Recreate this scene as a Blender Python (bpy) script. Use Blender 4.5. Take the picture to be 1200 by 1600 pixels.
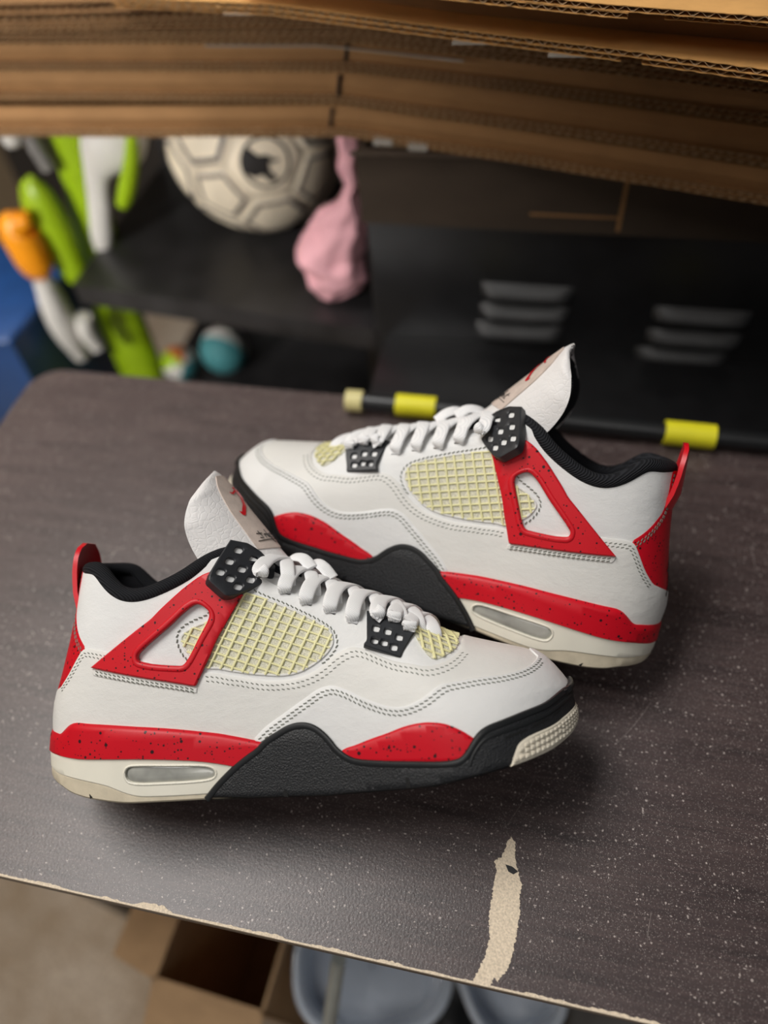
import bpy, bmesh, math, random
import numpy as np
from mathutils import Vector, Matrix, geometry, noise

for o in list(bpy.data.objects):
    bpy.data.objects.remove(o)
SC = bpy.context.scene
COL = SC.collection
random.seed(7)
rng = np.random.default_rng(5)

# ------------------------------------------------------------------ camera, world, light, exposure
CX = Vector((0.97754945, 0.19884592, -0.06969486))      # camera right
CUP = -Vector((0.11557864, -0.78259817, -0.61170391))   # camera up
CBK = -Vector((-0.17617789, 0.58991559, -0.78801075))   # camera back
cam = bpy.data.cameras.new('camera')
cam.sensor_fit = 'HORIZONTAL'
cam.sensor_width = 36.0
cam.lens = 36.0 * 1160.0 / 1200.0
cam.clip_start = 0.01
cam_o = bpy.data.objects.new('camera', cam)
COL.objects.link(cam_o)
mw = Matrix.Identity(4)
for i in range(3):
    mw[i][0] = CX[i]; mw[i][1] = CUP[i]; mw[i][2] = CBK[i]
mw[2][3] = 0.467
cam_o.matrix_world = mw
cam.dof.use_dof = True
cam.dof.focus_distance = 0.42
cam.dof.aperture_fstop = 3.0
SC.camera = cam_o

world = bpy.data.worlds.new('world')
SC.world = world
world.use_nodes = True
wn = world.node_tree.nodes
wn['Background'].inputs[0].default_value = (0.95, 0.97, 1.0, 1)
wn['Background'].inputs[1].default_value = 0.06

def area(name, loc, target, size, size_y, power, col=(1, 1, 1)):
    l = bpy.data.lights.new(name, 'AREA')
    l.shape = 'RECTANGLE'; l.size = size; l.size_y = size_y
    l.energy = power; l.color = col
    o = bpy.data.objects.new(name, l)
    COL.objects.link(o)
    o.location = loc
    d = Vector(target) - Vector(loc)
    o.rotation_euler = d.to_track_quat('-Z', 'Y').to_euler()
    return o
area('ceiling_light', (-1.05, 0.35, 2.0), (-.1, .2, 0), 1.3, 1.0, 42, (1.0, 0.98, 0.95))
area('ceiling_light', (0.0, -0.95, 1.9), (0.0, 0.1, -.2), 1.0, 0.6, 4.5, (1.0, 0.96, 0.92))
area('ball_fill_light', (-1.1, -.75, .62), (-.45, .8, -.06), .30, .30, 1.0, (1.0, 0.97, 0.93)).data.spread = math.radians(34)  # added narrow fill aimed at the football, no window stands there

SC.view_settings.view_transform = 'Standard'
SC.view_settings.look = 'None'
SC.view_settings.gamma = 1
SC.view_settings.use_curve_mapping = False
SC.view_settings.exposure = 0.33

# ------------------------------------------------------------------ helpers
def tag(o, label=None, cat=None, group=None, kind=None):
    if label: o['label'] = label
    if cat: o['category'] = cat
    if group: o['group'] = group
    if kind: o['kind'] = kind
    return o

def mesh_obj(name, verts, faces, mat, parent=None, smooth=True, sharp=38):
    me = bpy.data.meshes.new(name)
    me.from_pydata([tuple(map(float, v)) for v in verts], [], [tuple(map(int, f)) for f in faces])
    finish(me, mat, smooth, sharp)
    o = bpy.data.objects.new(name, me)
    COL.objects.link(o)
    if parent: o.parent = parent
    return o

def finish(me, mat, smooth=True, sharp=38):
    bm = bmesh.new(); bm.from_mesh(me)
    bmesh.ops.remove_doubles(bm, verts=bm.verts, dist=1e-7)
    bmesh.ops.recalc_face_normals(bm, faces=bm.faces)
    for f in bm.faces: f.smooth = smooth
    if smooth:
        th = math.radians(sharp)
        for e in bm.edges:
            if len(e.link_faces) == 2 and e.calc_face_angle(0) > th: e.smooth = False
    bm.to_mesh(me); bm.free()
    if mat: me.materials.append(mat)

def empty(name, loc=(0, 0, 0), **k):
    o = bpy.data.objects.new(name, None)
    o.empty_display_size = 0.02
    COL.objects.link(o)
    o.location = loc
    tag(o, **k)
    return o

def box_vf(lo, hi):
    x0, y0, z0 = lo; x1, y1, z1 = hi
    v = [(x0,y0,z0),(x1,y0,z0),(x1,y1,z0),(x0,y1,z0),(x0,y0,z1),(x1,y0,z1),(x1,y1,z1),(x0,y1,z1)]
    f = [(0,3,2,1),(4,5,6,7),(0,1,5,4),(1,2,6,5),(2,3,7,6),(3,0,4,7)]
    return v, f

def box(name, lo, hi, mat, parent=None, bevel=0.0, segs=2):
    v, f = box_vf(lo, hi)
    me = bpy.data.meshes.new(name)
    me.from_pydata(v, [], f)
    bm = bmesh.new(); bm.from_mesh(me)
    if bevel:
        bmesh.ops.bevel(bm, geom=bm.edges, offset=bevel, segments=segs, affect='EDGES', profile=0.5)
    for fc in bm.faces: fc.smooth = bevel > 0
    bm.to_mesh(me); bm.free()
    me.materials.append(mat)
    o = bpy.data.objects.new(name, me); COL.objects.link(o)
    if parent: o.parent = parent
    return o

def catmull(pts, n=8, closed=False):
    P = [np.array(p, float) for p in pts]
    out = []
    N = len(P)
    segs = N if closed else N - 1
    for i in range(segs):
        if closed:
            a, b, c, d = P[(i-1) % N], P[i], P[(i+1) % N], P[(i+2) % N]
        else:
            a = P[i-1] if i > 0 else 2*P[0] - P[1]
            b, c = P[i], P[i+1]
            d = P[i+2] if i+2 < N else 2*P[-1] - P[-2]
        # centripetal
        t0 = 0; t1 = t0 + max(np.linalg.norm(b-a), 1e-9)**.5
        t2 = t1 + max(np.linalg.norm(c-b), 1e-9)**.5
        t3 = t2 + max(np.linalg.norm(d-c), 1e-9)**.5
        for k in range(n):
            t = t1 + (t2-t1)*k/n
            A1 = (t1-t)/(t1-t0)*a + (t-t0)/(t1-t0)*b
            A2 = (t2-t)/(t2-t1)*b + (t-t1)/(t2-t1)*c
            A3 = (t3-t)/(t3-t2)*c + (t-t2)/(t3-t2)*d
            B1 = (t2-t)/(t2-t0)*A1 + (t-t0)/(t2-t0)*A2
            B2 = (t3-t)/(t3-t1)*A2 + (t-t1)/(t3-t1)*A3
            out.append((t2-t)/(t2-t1)*B1 + (t-t1)/(t2-t1)*B2)
    if not closed: out.append(P[-1])
    return np.array(out)

def resample(pts, step, closed=False):
    pts = np.asarray(pts, float)
    if closed: pts = np.vstack([pts, pts[:1]])
    d = np.linalg.norm(np.diff(pts, axis=0), axis=1)
    L = np.concatenate([[0], np.cumsum(d)])
    n = max(2, int(round(L[-1]/step)))
    t = np.linspace(0, L[-1], n+1)
    r = np.stack([np.interp(t, L, pts[:, i]) for i in range(pts.shape[1])], 1)
    return r[:-1] if closed else r

def sweep(points, prof, frames_up=None, closed=False, caps=True, scale=None):
    """prof: (k,2) cross-section; points: (n,3)."""
    pts = np.asarray(points, float); n = len(pts); k = len(prof)
    V = []; F = []
    for i in range(n):
        a = pts[(i-1) % n] if (closed or i > 0) else pts[0]
        b = pts[(i+1) % n] if (closed or i < n-1) else pts[-1]
        t = b-a; t /= (np.linalg.norm(t)+1e-12)
        u = np.array(frames_up[i] if frames_up is not None else (0, 0, 1), float)
        u = u - t*(u@t)
        if np.linalg.norm(u) < 1e-6: u = np.array([1., 0, 0]) - t*t[0]
        u /= np.linalg.norm(u)
        w = np.cross(t, u)
        s = 1.0 if scale is None else scale[i]
        for (p, q) in prof: V.append(pts[i] + w*p*s + u*q*s)
    m = n if closed else n-1
    for i in range(m):
        for j in range(k):
            a = i*k+j; b = i*k+(j+1) % k; c = ((i+1) % n)*k+(j+1) % k; d = ((i+1) % n)*k+j
            F.append((a, b, c, d))
    if caps and not closed:
        F.append(tuple(range(k))[::-1]); F.append(tuple(range((n-1)*k, n*k)))
    return V, F

def ell(a, b, k=10, p=2.0):
    out = []
    for i in range(k):
        t = 2*math.pi*i/k; c, s = math.cos(t), math.sin(t)
        out.append((a*math.copysign(abs(c)**(2/p), c), b*math.copysign(abs(s)**(2/p), s)))
    return out

# ------------------------------------------------------------------ materials
def new_mat(name):
    m = bpy.data.materials.new(name); m.use_nodes = True
    nt = m.node_tree; b = nt.nodes['Principled BSDF']
    return m, nt, b
def coord(nt, scale=(1, 1, 1)):
    tc = nt.nodes.new('ShaderNodeTexCoord'); mp = nt.nodes.new('ShaderNodeMapping')
    mp.inputs['Scale'].default_value = scale
    nt.links.new(tc.outputs['Object'], mp.inputs[0]); return mp.outputs[0]
def noise_n(nt, vec, scale, detail=3, rough=.5):
    n = nt.nodes.new('ShaderNodeTexNoise'); n.inputs['Scale'].default_value = scale
    n.inputs['Detail'].default_value = detail; n.inputs['Roughness'].default_value = rough
    nt.links.new(vec, n.inputs['Vector']); return n
def ramp(nt, fac, stops):
    r = nt.nodes.new('ShaderNodeValToRGB')
    el = r.color_ramp.elements
    while len(el) < len(stops): el.new(.5)
    for e, (p, c) in zip(el, stops):
        e.position = p; e.color = (*c, 1) if len(c) == 3 else c
    nt.links.new(fac, r.inputs[0]); return r
def bump(nt, b, h, strength=.3, dist=.001, prev=None):
    n = nt.nodes.new('ShaderNodeBump'); n.inputs['Strength'].default_value = strength
    n.inputs['Distance'].default_value = dist
    nt.links.new(h, n.inputs['Height'])
    if prev: nt.links.new(prev, n.inputs['Normal'])
    nt.links.new(n.outputs[0], b.inputs['Normal']); return n.outputs[0]
def mixc(nt, fac, a, b):
    m = nt.nodes.new('ShaderNodeMix'); m.data_type = 'RGBA'
    for s, v in ((6, a), (7, b)):
        if isinstance(v, tuple): m.inputs[s].default_value = (*v, 1)
        else: nt.links.new(v, m.inputs[s])
    if isinstance(fac, (int, float)): m.inputs[0].default_value = fac
    else: nt.links.new(fac, m.inputs[0])
    return m.outputs[2]
def plain(name, col, rough=.5, metal=0, spec=.5, var=.12, vscale=40, bs=0, bscale=300, bdist=.0005, coat=0):
    m, nt, b = new_mat(name)
    v = coord(nt); n = noise_n(nt, v, vscale, 3)
    lo = tuple(c*(1-var) for c in col); hi = tuple(min(1, c*(1+var)) for c in col)
    r = ramp(nt, n.outputs[0], [(.3, lo), (.7, hi)])
    nt.links.new(r.outputs[0], b.inputs['Base Color'])
    b.inputs['Roughness'].default_value = rough; b.inputs['Metallic'].default_value = metal
    b.inputs['Specular IOR Level'].default_value = spec
    if coat: b.inputs['Coat Weight'].default_value = coat
    if bs:
        n2 = noise_n(nt, v, bscale, 4); bump(nt, b, n2.outputs[0], bs, bdist)
    return m

def leather(name, col, dirt=(.62, .60, .55)):
    m, nt, b = new_mat(name)
    v = coord(nt)
    n = noise_n(nt, v, 22, 4, .6)
    r = ramp(nt, n.outputs[0], [(.35, tuple(c*.96 for c in col)), (.7, col)])
    nt.links.new(r.outputs[0], b.inputs['Base Color'])
    b.inputs['Roughness'].default_value = .48
    b.inputs['Specular IOR Level'].default_value = .4
    vo = nt.nodes.new('ShaderNodeTexVoronoi'); vo.feature = 'DISTANCE_TO_EDGE'; vo.inputs['Scale'].default_value = 900
    nt.links.new(v, vo.inputs['Vector'])
    rr = ramp(nt, vo.outputs['Distance'], [(0, (0, 0, 0)), (.18, (1, 1, 1))])
    p = bump(nt, b, rr.outputs[0], .12, .0003)
    n3 = noise_n(nt, coord(nt, (1, 1, 1.6)), 55, 4, .65)
    bump(nt, b, n3.outputs[0], .35, .0018, p)
    return m
M = {}
M['leather'] = leather('white_leather', (.80, .80, .79))
M['leather_w'] = leather('warm_white_leather', (.78, .77, .735))
def tumbled():
    m = leather('tumbled_leather', (.82, .80, .79)); nt = m.node_tree; b = nt.nodes['Principled BSDF']
    v = coord(nt); vo = nt.nodes.new('ShaderNodeTexVoronoi'); vo.feature = 'DISTANCE_TO_EDGE'; vo.inputs['Scale'].default_value = 280
    n = noise_n(nt, v, 120, 2); mx = nt.nodes.new('ShaderNodeVectorMath'); mx.operation = 'MULTIPLY_ADD'
    mx.inputs[1].default_value = (.006, .006, .006)
    nt.links.new(n.outputs['Color'], mx.inputs[0]); nt.links.new(v, mx.inputs[2]); nt.links.new(mx.outputs[0], vo.inputs['Vector'])
    r = ramp(nt, vo.outputs['Distance'], [(0, (0, 0, 0)), (.12, (1, 1, 1))])
    bump(nt, b, r.outputs[0], .26, .0005); return m
M['tumbled'] = tumbled()

def speckle(name, col, dens=.50):
    m, nt, b = new_mat(name)
    v = coord(nt)
    outs = []
    for sc, th, dn in ((300, .20, dens), (560, .22, .55)):
        vo = nt.nodes.new('ShaderNodeTexVoronoi'); vo.inputs['Scale'].default_value = sc
        nt.links.new(v, vo.inputs['Vector'])
        sep = nt.nodes.new('ShaderNodeSeparateColor'); nt.links.new(vo.outputs['Color'], sep.inputs[0])
        mr = nt.nodes.new('ShaderNodeMapRange'); mr.inputs[1].default_value = dn; mr.inputs[2].default_value = 1
        mr.inputs[3].default_value = 0; mr.inputs[4].default_value = th*1.6
        nt.links.new(sep.outputs[0], mr.inputs[0])
        lt = nt.nodes.new('ShaderNodeMath'); lt.operation = 'LESS_THAN'
        nt.links.new(vo.outputs['Distance'], lt.inputs[0]); nt.links.new(mr.outputs[0], lt.inputs[1])
        outs.append(lt.outputs[0])
    mx = nt.nodes.new('ShaderNodeMath'); mx.operation = 'MAXIMUM'
    nt.links.new(outs[0], mx.inputs[0]); nt.links.new(outs[1], mx.inputs[1])
    c = mixc(nt, mx.outputs[0], col, (.03, .005, .008))
    nt.links.new(c, b.inputs['Base Color'])
    b.inputs['Roughness'].default_value = .42; b.inputs['Specular IOR Level'].default_value = .35
    n = noise_n(nt, v, 500, 2); bump(nt, b, n.outputs[0], .06, .0004)
    return m
M['red'] = speckle('red_speckled_rubber', (.60, .0025, .014))
M['red_plate'] = speckle('red_speckled_plastic', (.63, .008, .018), .62)
M['red_plain'] = plain('red_plastic', (.66, .006, .016), .35, var=.04)
M['black_grain'] = plain('black_textured_rubber', (.014, .015, .017), .46, var=.1, bs=1.0, bscale=1050, bdist=.0010)
def grained():
    m, nt, b = new_mat('black_textured_rubber_grain'); v = coord(nt)
    b.inputs['Base Color'].default_value = (.015, .016, .018, 1); b.inputs['Roughness'].default_value = .5
    vo = nt.nodes.new('ShaderNodeTexVoronoi'); vo.inputs['Scale'].default_value = 1150; nt.links.new(v, vo.inputs['Vector'])
    p = bump(nt, b, vo.outputs['Distance'], .55, .0006)
    n = noise_n(nt, v, 2200, 2); bump(nt, b, n.outputs[0], .3, .0003, p); return m
M['black_grain'] = grained()
M['black_smooth'] = plain('black_smooth_rubber', (.013, .014, .015), .33, var=.1, bs=.1)
M['black_plastic'] = plain('black_eyelet_plastic', (.022, .024, .028), .45, var=.1, bs=.25, bscale=1200)
def knit(name, col, sc=900):
    m, nt, b = new_mat(name)
    v = coord(nt, (1, 1, 1)); w = nt.nodes.new('ShaderNodeTexWave'); w.inputs['Scale'].default_value = sc*.35
    w.bands_direction = 'DIAGONAL'; w.inputs['Distortion'].default_value = 1.5
    nt.links.new(v, w.inputs['Vector'])
    r = ramp(nt, w.outputs[0], [(.2, tuple(c*.5 for c in col)), (.8, col)])
    nt.links.new(r.outputs[0], b.inputs['Base Color'])
    b.inputs['Roughness'].default_value = .85; b.inputs['Specular IOR Level'].default_value = .15
    bump(nt, b, w.outputs[0], .7, .0008); return m
M['knit'] = knit('black_knit_fabric', (.022, .023, .027))
M['lining'] = plain('black_lining_fabric', (.012, .012, .014), .9, spec=.1, bs=.5, bscale=900)
M['lace'] = knit('white_woven_lace', (.92, .92, .92), 1100)
M['lace'].node_tree.nodes['Color Ramp'].color_ramp.elements[0].color = (.84, .84, .85, 1)
M['lace'].node_tree.nodes['Bump'].inputs['Strength'].default_value = .35
M['net'] = plain('yellowed_plastic_net', (.82, .78, .43), .42, var=.05)
M['net_base'] = plain('cream_knit_backing', (.66, .64, .52), .85, var=.35, vscale=1600, bs=.8, bscale=1500)
M['midsole'] = plain('off_white_midsole', (.80, .77, .66), .5, var=.05, vscale=30, bs=.05)
M['outsole'] = plain('yellowed_outsole', (.60, .53, .40), .55, var=.14, vscale=90, bs=.2, bscale=700)
M['toe_rub'] = plain('cream_toe_rubber', (.72, .66, .54), .55, var=.08)
M['stitch'] = plain('grey_green_thread', (.17, .18, .15), .7, var=.1)
M['patch'] = plain('tan_pink_tongue_label', (.60, .50, .44), .7, var=.08, vscale=200, bs=.3, bscale=900)
M['shadow'] = plain('slot_shade', (.004, .004, .004), .8)  # near-black colour standing for the shade in slots, notches and folds
M['air'] = plain('smoky_air_bag', (.34, .34, .31), .12, var=.3, vscale=60, coat=.6)

# ------------------------------------------------------------------ shoe surface (millimetres: x heel to toe, y lateral, z up)
PX = np.array([0, 2.5, 7, 17.5, 32.5, 54.5, 86.5, 141.5, 196.5, 246.5, 279.5, 304.5, 324.5, 340.5, 351.5, 357.5, 360.])
PY = np.array([0, 10, 18.5, 29, 36.5, 41.5, 44, 42.5, 44.5, 52.5, 57, 54.5, 46, 34, 21, 10, 0.])
PL = catmull(np.stack([PX, PY], 1), 12)
_d = np.concatenate([[0], np.cumsum(np.linalg.norm(np.diff(PL, axis=0), axis=1))])
SS = _d[-1]
_h = catmull([(0, 260), (121, 250), (141.5, 220), (166.5, 178), (191.5, 156), (216.5, 136), (236.5, 122), (256.5, 109), (281.5, 91), (304.5, 83), (327, 78.5), (345, 76), (360, 74)], 8)
K = 70.0
def sx(s): return np.interp(s, _d, PL[:, 0])
def sy(s): return np.interp(s, _d, PL[:, 1])
def xs_(x): return np.interp(x, PL[:, 0], _d)
def Hx(x): return np.interp(x, _h[:, 0], _h[:, 1])
def heelw(z): return np.interp(z, [30, 43, 55, 64, 73, 80, 93, 103, 116, 127, 137, 150, 170], [0, 1.5, 1.5, 3.5, 6.5, 9, 13, 16, 19.5, 22, 24, 27, 29])
def toew(z): return np.interp(z, [35, 45, 52, 58, 64, 70, 74, 78], [0, 2, 4, 8, 12.5, 18, 24, 29])
def wx(x, z):
    a = np.clip(1-x/95., 0, 1)**1.4; b = np.clip((x-300)/60., 0, 1)**2
    return x + heelw(z)*a - toew(z)*b
_ze = [(150, 146), (160, 137), (176, 127), (190, 119.5), (205, 113), (219.4, 107), (235, 105), (246, 102), (256, 96), (268, 91), (284, 88), (300, 85)]
_zc = [(150, 150), (165, 141), (175, 136), (190, 130), (205, 124), (219, 118), (235, 112), (250, 105), (262, 99), (272, 94), (284, 88.5), (300, 85)]
def zmap(x, z):
    H = Hx(x); ze = np.interp(x, [p[0] for p in _ze], [p[1] for p in _ze]); zc = np.interp(x, [p[0] for p in _zc], [p[1] for p in _zc])
    inr = (x > 150) & (x < 300) & (z > ze)
    return np.where(inr, ze+(z-ze)*np.clip((zc-ze)/np.maximum(H-ze, 1), .02, 1), z)
def P(s, w):
    s = np.asarray(s, float); w = np.asarray(w, float)
    x = sx(s); h = sy(s); H = Hx(x)
    th = np.clip((w-30)/K, 0, math.pi/2)
    z = np.where(w > 30, 30+(H-30)*np.sin(th), w)
    y = h*np.where(w > 30, np.cos(th), 1.)
    z = zmap(x, z)
    x = wx(x, z)
    return np.stack([x, y, z], -1)
def Pn(s, w):
    s = np.asarray(s, float); w = np.asarray(w, float)
    e = .4
    s0 = np.clip(s-e, 0, SS); s1 = np.clip(s+e, 0, SS)
    w1 = np.minimum(w+e, 30+K*math.pi/2); w0 = w1-2*e
    a = P(s1, w)-P(s0, w); b = P(s, w1)-P(s, w0)
    n = np.cross(b, a)
    n = -n/(np.linalg.norm(n, axis=-1, keepdims=True)+1e-9)
    # end walls: force symmetric normal
    n = np.where((s < 1.0)[..., None], n*np.array([1, 0, 1])+np.array([-.01, 0, 0]), n)
    n = np.where((s > SS-1.0)[..., None], n*np.array([1, 0, 1])+np.array([.01, 0, 0]), n)
    n /= np.linalg.norm(n, axis=-1, keepdims=True)
    # outward check
    out = n[..., 1]*1.0 + (P(s, w)[..., 0]-180)/180*n[..., 0] + .3*n[..., 2]
    return np.where((out < 0)[..., None], -n, n)
def Poff(s, w, off):
    n = Pn(s, w); o = np.asarray(off, float)*(1-.7*np.where(np.asarray(w) < 62, n[..., 0]**2, 0.))
    return P(s, w)+n*o[..., None]
WMAX = 30+K*math.pi/2
def Q(x, z):
    """(x,z) on the lateral side -> (s,w)"""
    if x < 0: xx = 0.
    else:
        xx = x
        for _ in range(25):
            d = wx(np.array(xx), np.array(z))-x
            xx = min(360., max(0., xx-float(d)*.8))
    if z <= 30: return (float(xs_(xx)), z)
    H = float(Hx(xx))
    # undo throat compression
    zz = z
    if 150 < xx < 300:
        lo, hi = z, H
        for _ in range(30):
            mid = (lo+hi)/2
            if float(zmap(np.array(xx), np.array(mid))) < z: lo = mid
            else: hi = mid
        zz = lo if z > 80 else z
    t = min(1., (zz-30)/(H-30))
    return (float(xs_(xx)), 30+K*math.asin(t))
def Qs(pts): return [Q(*p) if len(p) == 2 else (p[0], p[1]) for p in pts]

def inpoly(pt, poly):
    x, y = pt; c = False; n = len(poly); j = n-1
    for i in range(n):
        xi, yi = poly[i][0], poly[i][1]; xj, yj = poly[j][0], poly[j][1]
        if (yi > y) != (yj > y) and x < (xj-xi)*(y-yi)/(yj-yi)+xi: c = not c
        j = i
    return c
def gsc(s, w):
    s = np.asarray(s, float); w = np.asarray(w, float)
    w1 = np.minimum(w+.5, WMAX-.02)
    return np.clip(np.linalg.norm(P(s, w1)-P(s, w1-1.), axis=-1), .35, 4.)
def iso(poly):
    c = np.asarray(poly, float).mean(0); return np.array([1., float(gsc(c[0], c[1]))])
def ins(poly, d):
    g = iso(poly); return inset(np.asarray(poly)*g, d)/g
def inset(poly, d):
    P_ = np.asarray(poly); n = len(P_)
    A = 0.5*np.sum(P_[:, 0]*np.roll(P_[:, 1], -1)-np.roll(P_[:, 0], -1)*P_[:, 1])
    sg = 1 if A > 0 else -1
    t = np.roll(P_, -1, 0)-np.roll(P_, 1, 0); t /= np.linalg.norm(t, axis=1, keepdims=True)+1e-9
    nr = np.stack([-t[:, 1], t[:, 0]], 1)*sg
    return P_+nr*d

PARTS = []      # (name, verts_mm, faces, material, parent_key, kind, label)
def part(name, V, F, mat, par=None, kind=None, label=None, key=None, smooth=True, sharp=38):
    PARTS.append(dict(name=name, V=np.array(V, float), F=F, mat=mat, par=par, kind=kind, label=label, key=key, smooth=smooth, sharp=sharp))

def ov_mesh(outline, holes, top, base, bev=.8, drop=.6, grid=5., step=3., mapf=None, shape=None):
    """overlay sheet in (s,w): outline (n,2) already converted and smoothed"""
    G_ = iso(outline) if mapf is None else np.array([1., 1.])
    out = resample(np.asarray(outline)*G_, step, True)
    hs = [resample(np.asarray(h)*G_, step*.7, True) for h in holes]
    pts = []; edges = []; tagb = []
    def add_loop(lp, isb):
        i0 = len(pts)
        for p in lp: pts.append(Vector((p[0], p[1]))); tagb.append(isb)
        n = len(lp)
        for i in range(n): edges.append((i0+i, i0+(i+1) % n))
    add_loop(out, 1)
    for h in hs: add_loop(h, 1)
    def ok(p, m):
        if not inpoly(p, out): return False
        for h in hs:
            if inpoly(p, h): return False
        allp = [out]+hs
        for lp in allp:
            if np.min(np.linalg.norm(np.asarray(lp)-p, axis=1)) < m: return False
        return True
    if bev > 0:
        for p in inset(out, bev):
            if ok(p, bev*.7): pts.append(Vector(p)); tagb.append(0)
        for h in hs:
            for p in inset(h, -bev):
                if ok(p, bev*.7): pts.append(Vector(p)); tagb.append(0)
    mn = out.min(0); mx = out.max(0)
    for gx in np.arange(mn[0], mx[0], grid):
        for gy in np.arange(mn[1], mx[1], grid):
            p = np.array([gx+rng.random()*.01, gy])
            if ok(p, max(bev*1.4, grid*.35)): pts.append(Vector(p)); tagb.append(0)
    vv, ee, ff, ov, oe, of = geometry.delaunay_2d_cdt(pts, edges, [], 1, 1e-5)
    pts2 = np.array([(v.x, v.y) for v in vv])
    isb = np.array([any(tagb[k] for k in o) if len(o) else True for o in ov])
    F = []
    for f in ff:
        c = pts2[list(f)].mean(0)
        if any(inpoly(c, h) for h in hs): continue
        F.append(tuple(f))
    n = len(pts2)
    pts2 = pts2/G_
    off = np.where(isb, top-(drop if bev > 0 else 0), top)
    if shape is not None: off = off+shape(pts2, isb)
    mf = mapf or Poff
    Vt = mf(pts2[:, 0], pts2[:, 1], off)
    Vb = mf(pts2[:, 0], pts2[:, 1], np.full(n, base))
    V = np.vstack([Vt, Vb])
    cnt = {}
    for f in F:
        for i in range(len(f)):
            a, b = f[i], f[(i+1) % len(f)]
            cnt[(a, b)] = cnt.get((a, b), 0)+1
    W = []
    for (a, b) in cnt:
        if (b, a) not in cnt:
            pa, pb = pts2[a], pts2[b]
            if mapf is None and ((pa[0] < .05 and pb[0] < .05) or (pa[0] > SS-.05 and pb[0] > SS-.05) or (pa[1] > WMAX-.05 and pb[1] > WMAX-.05)): continue
            W.append((a, b, b+n, a+n))
    return V, F+W

def clampsw(a):
    a = np.array(a, float); a[:, 0] = np.clip(a[:, 0], 0, SS); a[:, 1] = np.minimum(a[:, 1], WMAX); return a
def smooth_line(pts, n=6): return catmull(Qs(pts), n)

def ov_fit(name, outline_xz, holes_xz, top, base, mat, clear=0., **k):
    """stiff plastic part: laid on a smooth quadratic sheet fitted to the upper in (x, z)"""
    extra = {a: k.pop(a) for a in ('kind', 'label', 'par', 'key') if a in k}
    sharp = k.pop('sharp', 38)
    o = resample(np.array(outline_xz, float), 2.0, True); c = o.mean(0)
    smp = np.vstack([o, c+(o-c)*.6, c+(o-c)*.25])
    yy = np.array([P(*Q(a, b))[1] for a, b in smp])
    A = lambda q: np.stack([np.ones(len(q)), q[:, 0]-c[0], q[:, 1]-c[1], (q[:, 1]-c[1])**2], 1)
    co = np.linalg.lstsq(A(smp), yy, rcond=None)[0]
    def mf(a, b, off):
        q = np.stack([a, b], 1); y = A(q)@co+clear
        gx = -co[1]; gz = -(co[2]+2*co[3]*(b-c[1])); n = np.stack([np.full(len(a), gx), np.ones(len(a)), gz], 1)
        n /= np.linalg.norm(n, axis=1, keepdims=True)
        return np.stack([a, y, b], 1)+n*np.asarray(off)[:, None]
    V, F = ov_mesh(o, [np.array(h) for h in holes_xz], top, base, mapf=mf, **k)
    for sd in (1, -1):
        V2 = V.copy()
        if sd < 0: V2[:, 1] *= -.88
        part(name, V2, F, mat, sharp=sharp, **extra)

def ov(name, outline_sw, holes, top, base, mat, sides=(1, -1), **k):
    extra = {a: k.pop(a) for a in ('kind', 'label', 'par', 'key') if a in k}
    sharp = k.pop('sharp', 38)
    V, F = ov_mesh(clampsw(outline_sw), holes, top, base, **k)
    for sd in sides:
        V2 = V.copy()
        if sd < 0: V2[:, 1] *= -.88
        e = dict(extra)
        part(name, V2, F, mat, sharp=sharp, **e)

def stitches(line_sw, off, pitch=3.3, ln=2.3, wd=.42, ht=.35):
    L = resample(np.asarray(line_sw), .6)
    p3 = Poff(L[:, 0], L[:, 1], np.full(len(L), off)); nn = Pn(L[:, 0], L[:, 1])
    d = np.concatenate([[0], np.cumsum(np.linalg.norm(np.diff(p3, axis=0), axis=1))])
    V = []; F = []
    t = pitch/2
    while t+ln < d[-1]:
        a = np.array([np.interp(t, d, p3[:, i]) for i in range(3)]); b = np.array([np.interp(t+ln, d, p3[:, i]) for i in range(3)])
        n = np.array([np.interp(t+ln/2, d, nn[:, i]) for i in range(3)]); n /= np.linalg.norm(n)
        u = (b-a)/np.linalg.norm(b-a); w = np.cross(n, u)
        b = b+w*.35; a = a-w*.35
        i0 = len(V)
        V += [a-w*wd, a+w*wd, b+w*wd, b-w*wd, a+u*.3-w*wd*.6+n*ht, a+u*.3+w*wd*.6+n*ht, b-u*.3+w*wd*.6+n*ht, b-u*.3-w*wd*.6+n*ht]
        for q in ((4, 5, 6, 7), (0, 1, 5, 4), (1, 2, 6, 5), (2, 3, 7, 6), (3, 0, 4, 7)): F.append(tuple(i0+k for k in q))
        t += pitch
    return V, F
def offline(line, d):
    L = np.asarray(line, float); t = np.gradient(L, axis=0); g = gsc(L[:, 0], L[:, 1]); t[:, 1] *= g
    t /= np.linalg.norm(t, axis=1, keepdims=True)+1e-9
    return clampsw(L+np.stack([-t[:, 1], t[:, 0]/g], 1)*d)
def add_stitch(lines, label=None):
    """lines: [(line_sw, off)]"""
    for sd in (1, -1):
        V = []; F = []
        for (l, off) in lines:
            v, f = stitches(l, off)
            F += [tuple(len(V)+i for i in q) for q in f]; V += v
        V = np.array(V)
        if sd < 0: V[:, 1] *= -.88
        part('stitching', V, F, 'stitch', kind='stuff', smooth=False)

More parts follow.
